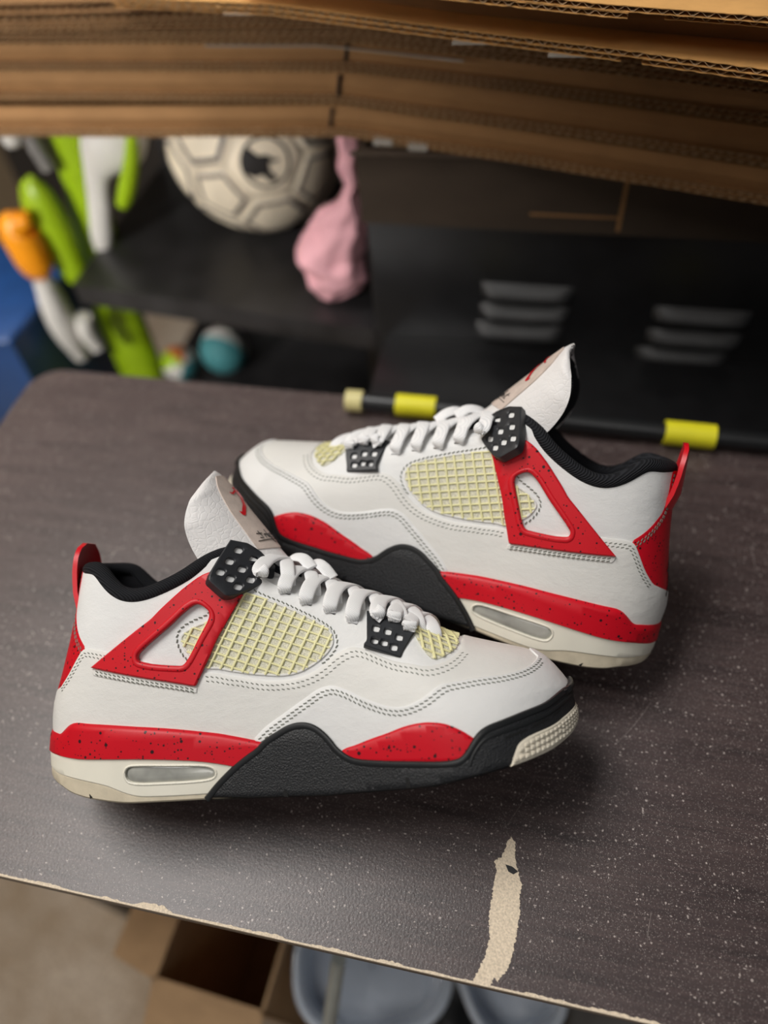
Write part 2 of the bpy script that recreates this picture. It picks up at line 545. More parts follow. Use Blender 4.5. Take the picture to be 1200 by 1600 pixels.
# ---- profile lines measured on the shoe, (x, z)
RED_TOP = [(-1, 43.5), (8, 43.5), (16, 43.2), (21.1, 43.1), (25.6, 46.2), (30.1, 49.4), (34.9, 50.8), (44.1, 50.2), (60.8, 49), (79, 47.3), (97, 45.5), (122.5, 41.7), (140, 38.3), (159.5, 33.7), (175, 30)]
RED_BOT = [(-1, 29), (17.5, 29.3), (23, 28.9), (38, 27.7), (55, 27.5), (78, 27), (100, 25.6), (122, 23), (140, 19.3), (160, 14), (175, 12)]
WH_BOT = [(-1, 20.5), (8, 19.5), (18.6, 17.4), (39.6, 14.1), (57.4, 10.5), (68.3, 6.4), (77.3, 4), (95, 3.3), (122, 3.2), (160, 3.2)]
BOT = np.array([(0, 17), (5, 14), (12, 11.5), (20, 9.5), (28, 6.3), (39, 3.6), (51, 1.8), (68, 0), (200, 0), (214, 1.2), (240, 3.2), (266, 5.6), (285, 9.5), (310, 14.2), (336, 19.4), (350, 24), (360, 30)])
def bot(x): return np.interp(x, BOT[:, 0], BOT[:, 1])
BOTL = [(-1 if x == 0 else float(x), float(bot(x))) for x in (0, 2, 5, 9, 14, 20, 28, 39, 51, 68, 90, 120, 150, 180, 200, 214, 240, 266, 285, 300, 310, 325, 336, 345, 351, 356, 359, 360)]
CAGE = [(121.5, 1.8), (129.5, 10.2), (140.3, 19.5), (150.2, 26.4), (159.2, 33), (169.9, 39.5), (176, 42.5), (182, 44), (188, 44), (194, 42.1), (199.8, 37.9), (204.7, 32.5), (209.4, 27.2), (213.5, 24.2), (219.3, 21.8), (233.4, 20.5), (253.9, 19.9), (275, 19.9), (281.5, 21.2), (285, 24), (289, 29.5), (293, 34.5), (298, 37.7), (308.8, 40.6), (321.6, 43.5), (335, 46.1), (345.5, 50), (352, 52), (360, 54)]
RF = [(208, 24), (210.5, 27.3), (221.7, 31.2), (238.8, 36.8), (251.4, 40.9), (260.5, 42.4), (267.8, 42.4), (275.7, 41), (283.3, 37.6), (290, 33.2), (294, 30)]
MUD = [(154, 35.9), (162.1, 43), (174.6, 50.8), (188, 59), (197.6, 64.5), (206, 65.8), (214.5, 63.2), (225.6, 57.8), (235.5, 53.9), (242, 52.2), (249.6, 51.9), (258, 54.3), (264.7, 57.8), (271, 61.9), (276, 63.7), (285.6, 64.2), (295, 64.7), (312, 65), (323, 66), (331, 68), (336.5, 71.0)]
VAMP = [(122, 78.5), (132.3, 77.3), (145.2, 74.5), (158.2, 71.6), (171, 70.5), (184, 71.4), (193, 74.2), (200, 78), (207, 83.3), (213.1, 86.6), (220, 88.2), (226.8, 86.6), (236.8, 82), (245.9, 78.2), (257.5, 75.6), (264, 73.9), (272.3, 74.4), (280.8, 76.9), (287, 81)]
MESH = [(150, 127.5), (159, 124.2), (172.7, 118.1), (189.9, 109.3), (198.4, 104.5), (205.3, 99), (206.8, 92.3), (203.6, 86.7), (198.3, 82.1), (191.2, 77.9), (184.3, 75.2), (175.6, 73.9), (162.6, 74.8), (149.6, 76.8), (136.7, 79.7), (124, 82), (114.6, 90), (110.7, 95.2), (108.9, 101), (111.5, 104.5), (118.6, 108), (128.2, 111.5), (140, 121)]
PLATE = [(48, 85.8), (90, 114.2), (131.2, 142.1), (136, 137), (143, 126), (150.2, 126.2), (143.5, 116.3), (137, 106.1), (127.5, 88.3), (118, 70.3), (83, 78)]
PLATE_IN = [(118, 121.4), (122.4, 121.5), (126, 119), (128.3, 116.3), (128.2, 113), (120.8, 99.5), (113.6, 87.2), (110.6, 84.2), (106, 84), (85, 87.4), (81, 89.7), (81.2, 92.3), (83, 94.4), (100, 107.6)]
EYE = [(139.7, 161.9), (149.5, 159.2), (157.1, 153.4), (162, 147.5), (166.5, 142.6), (166, 134.4), (155.6, 129.3), (146.1, 125.3), (141.3, 125), (130.6, 136.3), (131.6, 141.9), (135.9, 153)]
EYE_H = [(144.9, 154.4), (153.8, 148), (140.8, 147.2), (147.9, 141.6), (136.6, 140.5), (142.2, 135.9), (153.3, 134.4), (146.8, 130.5)]
EYE2 = [(228.3, 108.8), (236, 107.8), (244, 104.8), (251, 100.6), (260, 95.5), (250.6, 82.4), (249.8, 79.2), (247.3, 80.4), (226, 88.6), (229, 91.6)]
EYE2_H = [(234.6, 97.5), (242, 95.2), (249, 91.3), (233.7, 90.7), (239.6, 89), (245.5, 85.8)]
COLLAR = [(-1, 150.5), (22, 150.3), (31, 150), (41.9, 149.6), (47.6, 148.4), (51.8, 144.9), (57.7, 138.8), (63.5, 133.8), (70.1, 130.4), (78.5, 129.3), (88.7, 130.9), (102.1, 135.6), (115.5, 142.2), (132.2, 151.5), (141, 154.5), (150, 152)]
HC = [(s_, z_) for s_, z_ in ((59, 95.2), (51, 96.8), (43.6, 97.9), (38.5, 96.6), (34.7, 92), (25.6, 80.2), (17.8, 72.5))]
S155 = xs_(155.)

def col_w(s):
    """collar line w at plan arclength s"""
    return np.interp(s, CL[:, 0], CL[:, 1])
CL = catmull(Qs(COLLAR), 6)
CL = CL[np.argsort(CL[:, 0])]

def build_shoe_parts():
    # base upper body
    st = np.unique(np.concatenate([np.linspace(0, 60, 26), np.linspace(60, SS-60, 100), np.linspace(SS-60, SS, 40)]))
    NV = 44
    def top(s):
        x = sx(s)
        if x < 150: return float(col_w(s))
        if x < 160:
            t = (x-150)/10.; return float(col_w(s))*(1-t)+WMAX*t
        return WMAX
    G = []
    for s in st:
        G.append(P(np.full(NV, s), np.linspace(max(14, float(bot(sx(s)))+8), top(s), NV)))
    G = np.array(G); n = len(st)
    V = G.reshape(-1, 3); Fc = []
    for i in range(n-1):
        for j in range(NV-1):
            Fc.append((i*NV+j, (i+1)*NV+j, (i+1)*NV+j+1, i*NV+j+1))
    Vm = V.copy(); Vm[:, 1] *= -.88
    VV = np.vstack([V, Vm]); FF = Fc+[tuple(a+len(V) for a in f[::-1]) for f in Fc]
    part('upper', VV, FF, 'leather', key='upper')
    # inner lining
    st2 = [s for s in st if sx(s) < 172]
    G = []
    for s in st2:
        ww = np.linspace(40, min(top(s), float(col_w(min(s, xs_(150.)))))-1, 26)
        a = np.full(26, s)
        q = P(a, ww); nn = Pn(a, ww); th = 8.0
        q = q-nn*th; q[:, 1] = np.maximum(q[:, 1], 0)
        G.append(q)
    G = np.array(G); NV2 = 26; V = G.reshape(-1, 3); Fc = []
    for i in range(len(st2)-1):
        for j in range(NV2-1):
            Fc.append((i*NV2+j, (i+1)*NV2+j, (i+1)*NV2+j+1, i*NV2+j+1))
    Vm = V.copy(); Vm[:, 1] *= -.88
    part('lining', np.vstack([V, Vm]), Fc+[tuple(a+len(V) for a in f[::-1]) for f in Fc], 'lining')
    # insole
    V = []; F = []
    xs = np.linspace(10, 175, 30)
    for i, x in enumerate(xs):
        h = float(sy(xs_(x)))-6
        V += [(x, h, 42), (x, -h*.88, 42)]
        if i: F.append((2*i-2, 2*i-1, 2*i+1, 2*i))
    part('insole', V, F, 'lining')

    # collar roll: padded black knit tube, both sides in one loop
    ss = np.linspace(0, xs_(150.), 90)
    cw = col_w(ss)
    c = P(ss, cw); nn = Pn(ss, cw)
    side = c-nn*3.2; side[:, 2] += 1.2
    front = [(157, 24.0, 151.0), (163, 21.5, 146), (170, 19, 140), (178, 17, 133)]
    side = np.vstack([side, front])
    side[:, 1] -= 5.5*np.clip((side[:, 0]-118)/22., 0, 1); side[0, 1] = 0; side[:, 0] += 5.0*np.clip(1-side[:, 0]/60., 0, 1)
    nrm = np.vstack([nn, [(0, 1, .3)]*len(front)])
    med = side[1:][::-1].copy(); med[:, 1] *= -.88
    nm = nrm[1:][::-1].copy(); nm[:, 1] *= -1
    path = np.vstack([med, side]); nr = np.vstack([nm, nrm])
    prof = ell(5.2, 5.6, 14)
    csc = np.ones(len(path)); csc[:6] = [.35, .5, .65, .8, .92, 1]; csc[-6:] = csc[:6][::-1]
    for _ in range(6):
        path[1:-1] = (path[:-2]+2*path[1:-1]+path[2:])/4; nr[1:-1] = (nr[:-2]+2*nr[1:-1]+nr[2:])/4
    V, F = sweep(path, prof, nr, scale=csc)
    part('collar', V, F, 'knit', label='black knit padded collar')

    # foxing panel (rear quarter and vamp)
    vl = smooth_line(VAMP)
    hc = smooth_line(HC[::-1]+[(66, 94), (90, 86), (112, 79)])
    outl = [(0, Q(-1, 66)[1])]+[tuple(p) for p in hc]+[tuple(p) for p in vl]+[(xs_(290.5), WMAX), (SS, WMAX), (SS, 44), (xs_(320.), 38), (xs_(290.), 25), (0, 25)]
    ov('quarter_panel', outl, [], 1.3, 0, 'leather_w', grid=6, bev=.9, drop=.5)
    # mudguard
    ml = smooth_line(MUD)
    outl = [(ml[0][0], 22)]+[tuple(p) for p in ml]+[(xs_(352.), WMAX), (SS, WMAX), (SS, 44), (xs_(320.), 38), (xs_(290.), 24)]
    ov('toe_panel', outl, [], 2.3, .8, 'leather', grid=5, bev=1.0, drop=.9)
    # strap ledge under plate
    led = Qs([(47.5, 85.2), (118.9, 69.6), (118.4, 65.6), (47.8, 80.6)])
    ov('ledge_strip', led, [], 2.0, .8, 'leather_w', grid=6, bev=.6, drop=.5)
    # stitching
    add_stitch([(offline(ml, -2.6), 2.3), (offline(ml, -5.0), 2.3)])
    add_stitch([(offline(vl, -2.6), 1.1), (offline(vl, -5.4), 1.1)])
    add_stitch([(offline(hc, -2.8), 1.1), (offline(hc, -5.0), 1.1),
                (smooth_line([(49, 83.6), (84, 75.6), (117.6, 68.2)]), 2.0), (smooth_line([(49, 81.6), (84, 73.8), (117.6, 66.6)]), 2.0)])
    msh = catmull(Qs(MESH), 5, True)
    add_stitch([(ins(msh, -3.0)[2:42], .3), (ins(msh, -3.0)[76:108], .5)])
    # side mesh: backing, piping, ribs
    ov('mesh_backing', msh, [], .35, -.2, 'net_base', grid=6, bev=0)
    pl = Poff(msh[:, 0], msh[:, 1], np.full(len(msh), .5))
    V, F = sweep(pl, ell(.8, .6, 6), Pn(msh[:, 0], msh[:, 1]), closed=True)
    for sd in (1, -1):
        V2 = np.array(V); V2[:, 1] *= 1 if sd > 0 else -.88
        part('mesh_piping', V2, F, 'leather_w')
    net(catmull(MESH, 5, True), 7.0, 5.2, 'net_ribs', (math.radians(62), math.radians(-22)), xz=True)
    # toe-top mesh
    tm = Qs([(256.5, 97.5), (259.8, 91), (264, 84), (268.4, 78.4), (272.5, 77.6), (279, 79.6), (285, 82.4)])
    tm = catmull(tm, 5); tm = np.vstack([tm, [(xs_(287.5), WMAX), (xs_(254.), WMAX)]])
    ov('toe_mesh_backing', tm, [], .6, -.2, 'net_base', grid=4, bev=0)
    net(tm, 6.2, 5.4, 'toe_net_ribs', (math.radians(100), math.radians(8)), 1.0)

    # red side plate
    po = resample(np.array(Qs(PLATE)), 3.0, True)
    pi = catmull(Qs(PLATE_IN), 4, True)
    ov('side_wing', po, [pi], 4.3, .9, 'red_plate', grid=5, bev=.9, drop=.8, step=2.0, key='wing', label='red speckled plastic lacing wing with triangular window')
    ring = ins(pi, -4.0)
    ov('wing_window_rim', ring, [pi], 5.0, 4.0, 'red_plate', grid=50, bev=1.1, drop=.9, step=1.8, sharp=60)
    # upper eyelet plate
    holes = []
    for (hx, hz) in EYE_H:
        a = math.radians(-18); L_ = []
        for (u, v) in ell(2.4, 1.95, 16, 5): L_.append((hx+u*math.cos(a)-v*math.sin(a), hz+u*math.sin(a)+v*math.cos(a)))
        holes.append(L_)
    ec = np.mean(EYE, 0); ov_fit('eyelet_backing', [tuple(ec+(np.array(q)-ec)*.95) for q in EYE], [], 1.2, -3, 'leather', clear=4.2, grid=5, bev=.3, drop=.2)
    ov_fit('eyelet_plate', EYE, holes, 3.4, -4, 'black_plastic', clear=4.2, grid=5, bev=.6, drop=.6, step=1.6, label='black plastic eyelet grid at ankle')
    holes = []
    for (hx, hz) in EYE2_H:
        a = math.radians(-14); L_ = []
        for (u, v) in ell(2.3, 1.75, 16, 5): L_.append((hx+u*math.cos(a)-v*math.sin(a), hz+u*math.sin(a)+v*math.cos(a)))
        holes.append(L_)
    ov_fit('forefoot_eyelet_plate', EYE2, holes, 2.6, -1.0, 'black_plastic', grid=5, bev=.7, drop=.7, step=2.0, label='black plastic eyelet grid near the toe')

    # ---- sole
    def band(line_lo, line_hi, x0, x1):
        lo = smooth_line([p for p in line_lo if x0 <= p[0] <= x1], 4); hi = smooth_line([p for p in line_hi if x0 <= p[0] <= x1], 4)
        return np.vstack([lo, hi[::-1]])
    ov('midsole_core', np.vstack([Qs(BOTL), [(SS, 33), (xs_(300.), 27), (xs_(250.), 20), (0, 24)]]), [], .6, -1, 'midsole', bev=0, grid=8)
    ov('outsole', band(BOTL, [(a, b+1.0) for a, b in WH_BOT], -1, 151), [], 1.8, 0, 'outsole', bev=1.2, drop=1.2, grid=6, label='yellowed translucent outsole edge')
    airp = catmull(Qs([(72.6, 22.4), (78.1, 22.9), (100, 21.9), (121.5, 20.5), (126, 19.2), (128.1, 17.0), (127.5, 14.3), (124, 12.9), (113, 12.2), (95, 12.2), (77.6, 12.6), (72.2, 13.9), (70.1, 17.3), (70.5, 20.6)]), 4, True)
    ov('midsole', band(WH_BOT, [(a, b+2) for a, b in RED_BOT], -1, 160), [airp], 2.6, 0, 'midsole', bev=1.0, drop=.9, grid=6, step=2.5, label='off-white midsole with air window')
    ov('air_unit', ins(airp, -.5), [], 1.5, .3, 'air', bev=2.0, drop=1.2, grid=4, step=2, label='smoky see-through air cushion')
    ov('window_rim', ins(airp, -1.4), [airp], 3.2, 2.4, 'midsole', grid=50, bev=.5, drop=.4, step=2)
    ov('heel_midsole', band(RED_BOT, RED_TOP, -1, 175), [], 4.2, .5, 'red', bev=2.2, drop=2.0, grid=5, step=2.5, sharp=60, label='red midsole band with black speckles')
    rf = np.vstack([smooth_line(RF, 4), Qs([(290, 18), (205, 18)])])
    ov('forefoot_midsole', rf, [], 3.7, .5, 'red', bev=1.8, drop=1.6, grid=5, step=2.5, sharp=60, label='red speckled forefoot insert')
    cg = smooth_line(CAGE, 4)
    lo = smooth_line([p for p in BOTL if p[0] >= 121], 4)
    cage = np.vstack([cg, lo[::-1]])
    ov('sole_cage', cage, [], 4.6, .5, 'black_grain', bev=1.4, drop=1.6, grid=4.5, step=2.2, sharp=50, key='cage', label='black textured rubber sole cage')
    # raised smooth lip along cage edge
    for o_, r_ in ((1.0, 1.7),):
        lip = offline(cg, -o_-.4)
        c3 = Poff(lip[:, 0], lip[:, 1], np.full(len(lip), 4.1)); nn = Pn(lip[:, 0], lip[:, 1])
        V, F = sweep(c3, ell(r_*1.25, r_*.8, 8), nn)
        for sd in (1, -1):
            V2 = np.array(V); V2[:, 1] *= 1 if sd > 0 else -.88
            part('cage_lip', V2, F, 'black_smooth')
    # second ridge at the toe
    rd = smooth_line([(287, 17), (289, 22), (293, 28), (298, 32), (306, 34.2), (321, 37), (335, 40), (345.5, 43.5), (352, 45.5), (360, 47)], 5)
    c3 = Poff(rd[:, 0], rd[:, 1], np.full(len(rd), 4.4)); nn = Pn(rd[:, 0], rd[:, 1])
    V, F = sweep(c3, ell(1.2, .8, 8), nn)
    for sd in (1, -1):
        V2 = np.array(V); V2[:, 1] *= 1 if sd > 0 else -.88
        part('toe_ridge', V2, F, 'black_smooth')
    # toe cage slots, drawn as raised patches in the shade colour
    for a, b in (((308, 31.2), (322, 34)), ((324, 34.6), (336, 37.6)), ((338, 38.2), (345, 40.6))):
        q = Qs([(a[0], a[1]-.7), (b[0], b[1]-.7), (b[0], b[1]+.7), (a[0], a[1]+.7)])
        ov('slot', q, [], 4.75, 4.2, 'shadow', bev=0, grid=50)
    for a in ((173.5, 0.2, 5.5), (251, 5, 11.5)):
        q = Qs([(a[0]-1.6, a[1]+.4), (a[0]+1.4, a[1]), (a[0]+.4, a[2]), (a[0]-1.6, a[2]+.4)])
        ov('flex_notch', q, [], 4.85, 4.2, 'shadow', bev=0, grid=50)  # notch drawn as a dark patch of painted shade
    q = Qs([(44.4, 3.2), (46.6, 3.0), (45.0, 6.0), (43.6, 6.2)])
    ov('flex_notch', q, [], 2.1, 1.4, 'shadow', bev=0, grid=50)
    # toe rubber with nubs
    lo = [p for p in BOTL if p[0] > 311]
    tp = smooth_line([(310, 14.4), (313.2, 22.1), (315.6, 26.5), (319.1, 28.8), (326, 31), (337.8, 33.2), (346.7, 36), (354, 38.3), (360, 40)], 4)
    tl = smooth_line([(310, 14.4)]+lo, 4)
    ov('toe_bumper', np.vstack([tp, tl[::-1]]), [], 5.5, 3, 'toe_rub', bev=1.0, drop=.8, grid=4, step=2, label='cream rubber toe bumper with raised nubs')
    V = []; F = []
    s = xs_(313.)
    while s < SS-.5:
        x = float(sx(s))
        z0 = float(bot(x))+1.6; z1 = float(np.interp(s, tp[:, 0], tp[:, 1]))-1.8
        nz = max(1, int((z1-z0)/3.0))
        for k in range(nz):
            z = z0+(k+.5)*(z1-z0)/nz; ds = 1.75; dz = 1.35
            cs = [(s-ds, z-dz), (s+ds, z-dz), (s+ds, z+dz), (s-ds, z+dz)]
            i0 = len(V)
            for c_ in cs: V.append(Poff(np.clip(c_[0], 0, SS), c_[1], 5.2))
            for c_ in cs: V.append(Poff(np.clip(s+(c_[0]-s)*.45, 0, SS), z+(c_[1]-z)*.45, 6.8))
            for q in ((4, 5, 6, 7), (0, 1, 5, 4), (1, 2, 6, 5), (2, 3, 7, 6), (3, 0, 4, 7)): F.append(tuple(i0+a for a in q))
        s += 3.9
    for sd in (1, -1):
        V2 = np.array(V); V2[:, 1] *= 1 if sd > 0 else -.88
        part('bumper_nubs', V2, F, 'toe_rub', kind='stuff', smooth=False)
    # bottom tread
    V = []; F = []
    s_ = np.linspace(0, SS, 140)
    p = P(s_, np.full(len(s_), 10.)); n_ = Pn(s_, np.full(len(s_), 10.)); e = np.interp(sx(s_), [0, 118, 124, 360], [.8, .8, 3.2, 3.8])
    q = p+n_*(e*(1-.75*n_[:, 0]**2))[:, None]
    for i in range(len(s_)):
        z = float(bot(sx(s_[i])))
        V += [(q[i][0], max(q[i][1], 0), z), (q[i][0], -max(q[i][1], 0)*.88, z)]
        if i: F.append((2*i-2, 2*i-1, 2*i+1, 2*i))
    part('tread', V, F, 'black_smooth')

    # ---- heel tab: red panel + pull tab
    ed = list(map(tuple, catmull(Qs([(31, 150.5), (30, 143), (28.5, 134), (28, 124), (30.5, 115), (35, 106), (41, 98.5)]), 4)))
    ed += Qs([(34, 89), (24, 77), (10, 66), (-1, 60)])
    out = [(0, wz(0, 150.5))]+ed
    ov('heel_panel', np.array(out), [], .5, -.6, 'red', bev=.8, drop=.35, grid=4, label='red speckled heel panel')
    l2 = np.array(ed[:-4])
    add_stitch([(offline(l2, -3.0), .5), (offline(l2, -4.8), .5)])
    # pull tab
    V = []; F = []
    NB = 16; NA = 17
    for b in range(NB):
        t = b/(NB-1); z = 118+t*52.5
        hw = 19 if z < 150 else 19*math.sqrt(max(0.02, 1-((z-150)/21.5)**2.4))
        for a in range(NA):
            u = -1+2*a/(NA-1); y = u*hw
            zz = z
            xb = float(np.interp(z, [118, 125, 135, 143, 150, 160, 167, 171], [23.5, 21.0, 19.6, 20.6, 21.8, 23.4, 25.0, 27.0]))
            xx = xb+(abs(y)/19.)**2*float(np.interp(z, [118, 135, 150, 171], [6.5, 5.5, 3.2, 2.0]))
            V.append((xx, y, zz))
    n0 = len(V)
    for v in list(V): V.append((v[0]+3.0, v[1]*.97, v[2]-(.6 if v[2] > 150 else 0)))
    for b in range(NB-1):
        for a in range(NA-1):
            i = b*NA+a; F.append((i, i+1, i+NA+1, i+NA)); F.append((n0+i, n0+i+NA, n0+i+NA+1, n0+i+1))
    for b in range(NB-1):
        for a in (0, NA-1):
            i = b*NA+a; F.append((i, i+NA, n0+i+NA, n0+i))
    for a in range(NA-1):
        i = (NB-1)*NA+a; F.append((i, i+1, n0+i+1, n0+i))
        i = a; F.append((i, i+1, n0+i+1, n0+i))
    part('heel_pull_tab', V, F, 'red_plain', label='plain red heel pull tab')
    # black emblem on heel panel
    fig = FIG
    V = []; F = []
    for poly in fig:
        pp = np.array([(u*22, v*30) for u, v in poly])
        pts = [Vector(p) for p in pp]
        tri = geometry.tessellate_polygon([[Vector((p[0], p[1], 0)) for p in pp]])
        i0 = len(V)
        for (a, b) in pp:
            w = wz(abs(a), 76+b)
            q = Poff(abs(a), w, 1.8); V.append((q[0], math.copysign(q[1], a) if a >= 0 else -q[1]*.88, q[2]))
        for t in tri: F.append(tuple(i0+i for i in t))
    part('heel_emblem', V, F, 'black_smooth', label='small black leaping-figure emblem')

    tongue()
    laces()

def wz(s, z):
    """w for plan arclength s and height z"""
    if z <= 30: return z
    H = float(Hx(sx(s))); return 30+K*math.asin(min(1, (z-30)/(H-30)))

FIG = [
    [(-.03, .02), (.08, .0), (.13, .16), (.12, .27), (.02, .29), (-.05, .2)],            # torso
    [(.07, .29), (.12, .28), (.16, .33), (.13, .39), (.07, .38), (.04, .33)],            # head
    [(-.02, .2), (.02, .28), (-.12, .44), (-.17, .55), (-.20, .53), (-.15, .40)],        # raised arm
    [(-.24, .54), (-.17, .52), (-.12, .58), (-.15, .66), (-.22, .67), (-.27, .61)],      # ball
    [(.10, .2), (.13, .26), (.30, .18), (.38, .22), (.39, .19), (.30, .13)],             # other arm
    [(-.03, .06), (.04, -.02), (-.18, -.18), (-.40, -.26), (-.46, -.20), (-.40, -.18), (-.2, -.08)],   # leg
    [(.02, .0), (.09, .04), (.20, -.16), (.42, -.34), (.48, -.30), (.46, -.40), (.38, -.42), (.12, -.22)],  # leg
]

def net(poly, px, pz, name, ang, base=.4, xz=False):
    """raised net ribs clipped to a polygon in (s,w)"""
    V = []; F = []
    G_ = np.array([1., 1.]) if xz else iso(poly); poly = np.asarray(poly)*G_
    c = poly.mean(0); R_ = 90
    def clip(p0, d):
        ts = []
        n = len(poly)
        for i in range(n):
            a = poly[i]; b = poly[(i+1) % n]; e = b-a
            den = d[0]*e[1]-d[1]*e[0]
            if abs(den) < 1e-9: continue
            t = ((a[0]-p0[0])*e[1]-(a[1]-p0[1])*e[0])/den; u = ((a[0]-p0[0])*d[1]-(a[1]-p0[1])*d[0])/den
            if 0 <= u < 1: ts.append(t)
        ts.sort(); return [(ts[i], ts[i+1]) for i in range(0, len(ts)-1, 2)]
    for ai, (a, pit, wd, ht) in enumerate(((ang[0], px, .95, 1.3), (ang[1], pz, .72, .95))):
        d = np.array([math.cos(a), math.sin(a)]); nrm = np.array([-d[1], d[0]])
        for k in range(-30, 31):
            p0 = c+nrm*(k*pit)
            for (t0, t1) in clip(p0, d):
                if t1-t0 < 1.5: continue
                m = max(2, int((t1-t0)/3)+1)
                tt = np.linspace(t0, t1, m); L = p0+d*tt[:, None]
                L = clampsw(np.array(Qs(L))) if xz else clampsw(L/G_)
                p3 = Poff(L[:, 0], L[:, 1], np.full(m, base+.1)); nn = Pn(L[:, 0], L[:, 1])
                v, f = sweep(p3, [(-wd, 0), (-wd*.6, ht*.85), (0, ht), (wd*.6, ht*.85), (wd, 0)], nn, caps=True)
                F += [tuple(len(V)+i for i in q) for q in f]; V += v
    for sd in (1, -1):
        V2 = np.array(V); V2[:, 1] *= 1 if sd > 0 else -.88
        part(name, V2, F, 'net', kind='stuff', label='yellowed plastic net over the side window' if name == 'net_ribs' else 'yellowed plastic net above the toe')

TC = catmull([(206, 118), (188, 131), (169.5, 152.3), (158, 168.5), (145.5, 185.6), (136.5, 199), (131.4, 205.5), (126.9, 211), (123.2, 214)], 8)
TE = catmull([(150, 108), (136, 126), (122, 146), (115.5, 158), (112, 169.2), (111.6, 178.4), (113.9, 188), (119, 197.6), (123.2, 206), (124.2, 211.5)], 8)
def tongue_pt(a, b, off=0.):
    """a -1..1 across, b 0..1 up"""
    def ev(A, t):
        i = t*(len(A)-1); return np.array([np.interp(i, range(len(A)), A[:, 0]), np.interp(i, range(len(A)), A[:, 1])])
    def pos(a, b):
        c = ev(TC, b); e = ev(TE, b)
        yh = float(np.interp(b, [0, .25, .5, .7, .85, .95, 1], [24, 29, 32.5, 30, 21, 10, 3]))
        th = abs(a)*math.pi/2
        k = (1-math.cos(th))*.65+.35*abs(a)
        xz = c+(e-c)*k
        return np.array([xz[0], math.copysign(yh*math.sin(th)**.9 if th > 0 else 0, a), xz[1]])
    p = pos(a, b)
    if off:
        e = .02
        du = pos(min(a+e, 1), b)-pos(max(a-e, -1), b); dv = pos(a, min(b+e, 1))-pos(a, max(b-e, 0))
        n = np.cross(dv, du); n /= np.linalg.norm(n)+1e-9
        if n[0] < -.2 and abs(a) < .5: n = -n
        c = ev(TE, b); 
        ref = p-np.array([c[0]-5, 0, c[1]-8])
        if n@ref < 0: n = -n
        p = p+n*off
    return p
def tongue():
    NA = 25; NB = 40
    def shell(o1, o0, brange, arange=1.0):
        V = []; F = []
        for o in (o1, o0):
            for b in np.linspace(*brange, NB):
                for a in np.linspace(-arange, arange, NA): V.append(tongue_pt(a, b, o))
        n0 = NA*NB
        for b in range(NB-1):
            for a in range(NA-1):
                i = b*NA+a; F.append((i, i+1, i+NA+1, i+NA)); F.append((n0+i, n0+i+NA, n0+i+NA+1, n0+i+1))
        for b in range(NB-1):
            for a in (0, NA-1):
                i = b*NA+a; F.append((i, i+NA, n0+i+NA, n0+i))
        for a in range(NA-1):
            i = (NB-1)*NA+a; F.append((i, i+1, n0+i+1, n0+i)); i = a; F.append((i, i+1, n0+i+1, n0+i))
        return V, F
    V, F = shell(1.2, -1.2, (0, 1)); part('tongue', V, F, 'tumbled', key='tongue', label='tall padded white leather tongue')
    V, F = shell(-1.0, -5.0, (0, .80), .96)
    V = np.array(V)
    V[:, 0] -= 2.2
    part('tongue_lining', V, F, 'knit', label='black knit tongue lining')
    # label patch
    def patch_map(s, w, off):
        return np.array([tongue_pt(float(a), float(b), float(o)) for a, b, o in zip(np.atleast_1d(s), np.atleast_1d(w), np.atleast_1d(off))])
    out = np.array([(-.40, .30), (.40, .30), (.40, .84), (-.40, .84)])
    V = []; F = []
    nA, nB = 13, 24
    for o in (2.0, .8):
        for b in np.linspace(.28, .84, nB):
            for a in np.linspace(-.36, .36, nA): V.append(tongue_pt(a, b, o))
    n0 = nA*nB
    for b in range(nB-1):
        for a in range(nA-1):
            i = b*nA+a; F.append((i, i+1, i+nA+1, i+nA))
        for a in (0, nA-1):
            i = b*nA+a; F.append((i, i+nA, n0+i+nA, n0+i))
    for a in range(nA-1):
        i = (nB-1)*nA+a; F.append((i, i+1, n0+i+1, n0+i)); i = a; F.append((i, i+1, n0+i+1, n0+i))
    part('tongue_label', V, F, 'patch', par='tongue', label='tan woven label with red figure')
    V = []; F = []
    for poly in FIG:
        pp = resample(np.array(poly), .03, True)
        tri = geometry.tessellate_polygon([[Vector((p[0], p[1], 0)) for p in pp]])
        i0 = len(V)
        for (u, v) in pp: V.append(tongue_pt(u*.52, .56+v*.24, 2.5))
        for t in tri: F.append(tuple(i0+i for i in t))
    part('figure_emblem', V, F, 'red_plain', par='tongue', label='red leaping-figure emblem')
    # handwriting below the figure: Flight
    strokes = [[(-.30, .0), (-.27, .9), (-.15, 1.0)], [(-.31, .5), (-.2, .55)], [(-.14, 1.0), (-.17, 0), (-.10, .1)], [(-.07, .5), (-.08, .0), (-.04, .1)],
               [(.06, .5), (.0, .5), (.0, .1), (.06, .1), (.07, .5), (.05, -.5), (-.02, -.4)], [(.10, 1.0), (.09, 0), (.12, .45), (.16, .4), (.16, 0)],
               [(.24, .9), (.22, .1), (.27, .1)], [(.19, .6), (.29, .62)], [(-.3, -.25), (.1, -.2), (.34, -.3)]]
    V = []; F = []
    for st in strokes:
        L = catmull([(u*.85, .335+v*.045) for u, v in st], 5)
        p3 = np.array([tongue_pt(a, b, 2.4) for a, b in L])
        v, f = sweep(p3, ell(.32, .25, 5), None)
        F += [tuple(len(V)+i for i in q) for q in f]; V += v
    part('label_script', V, F, 'black_smooth', par='tongue', label='black handwritten word Flight')

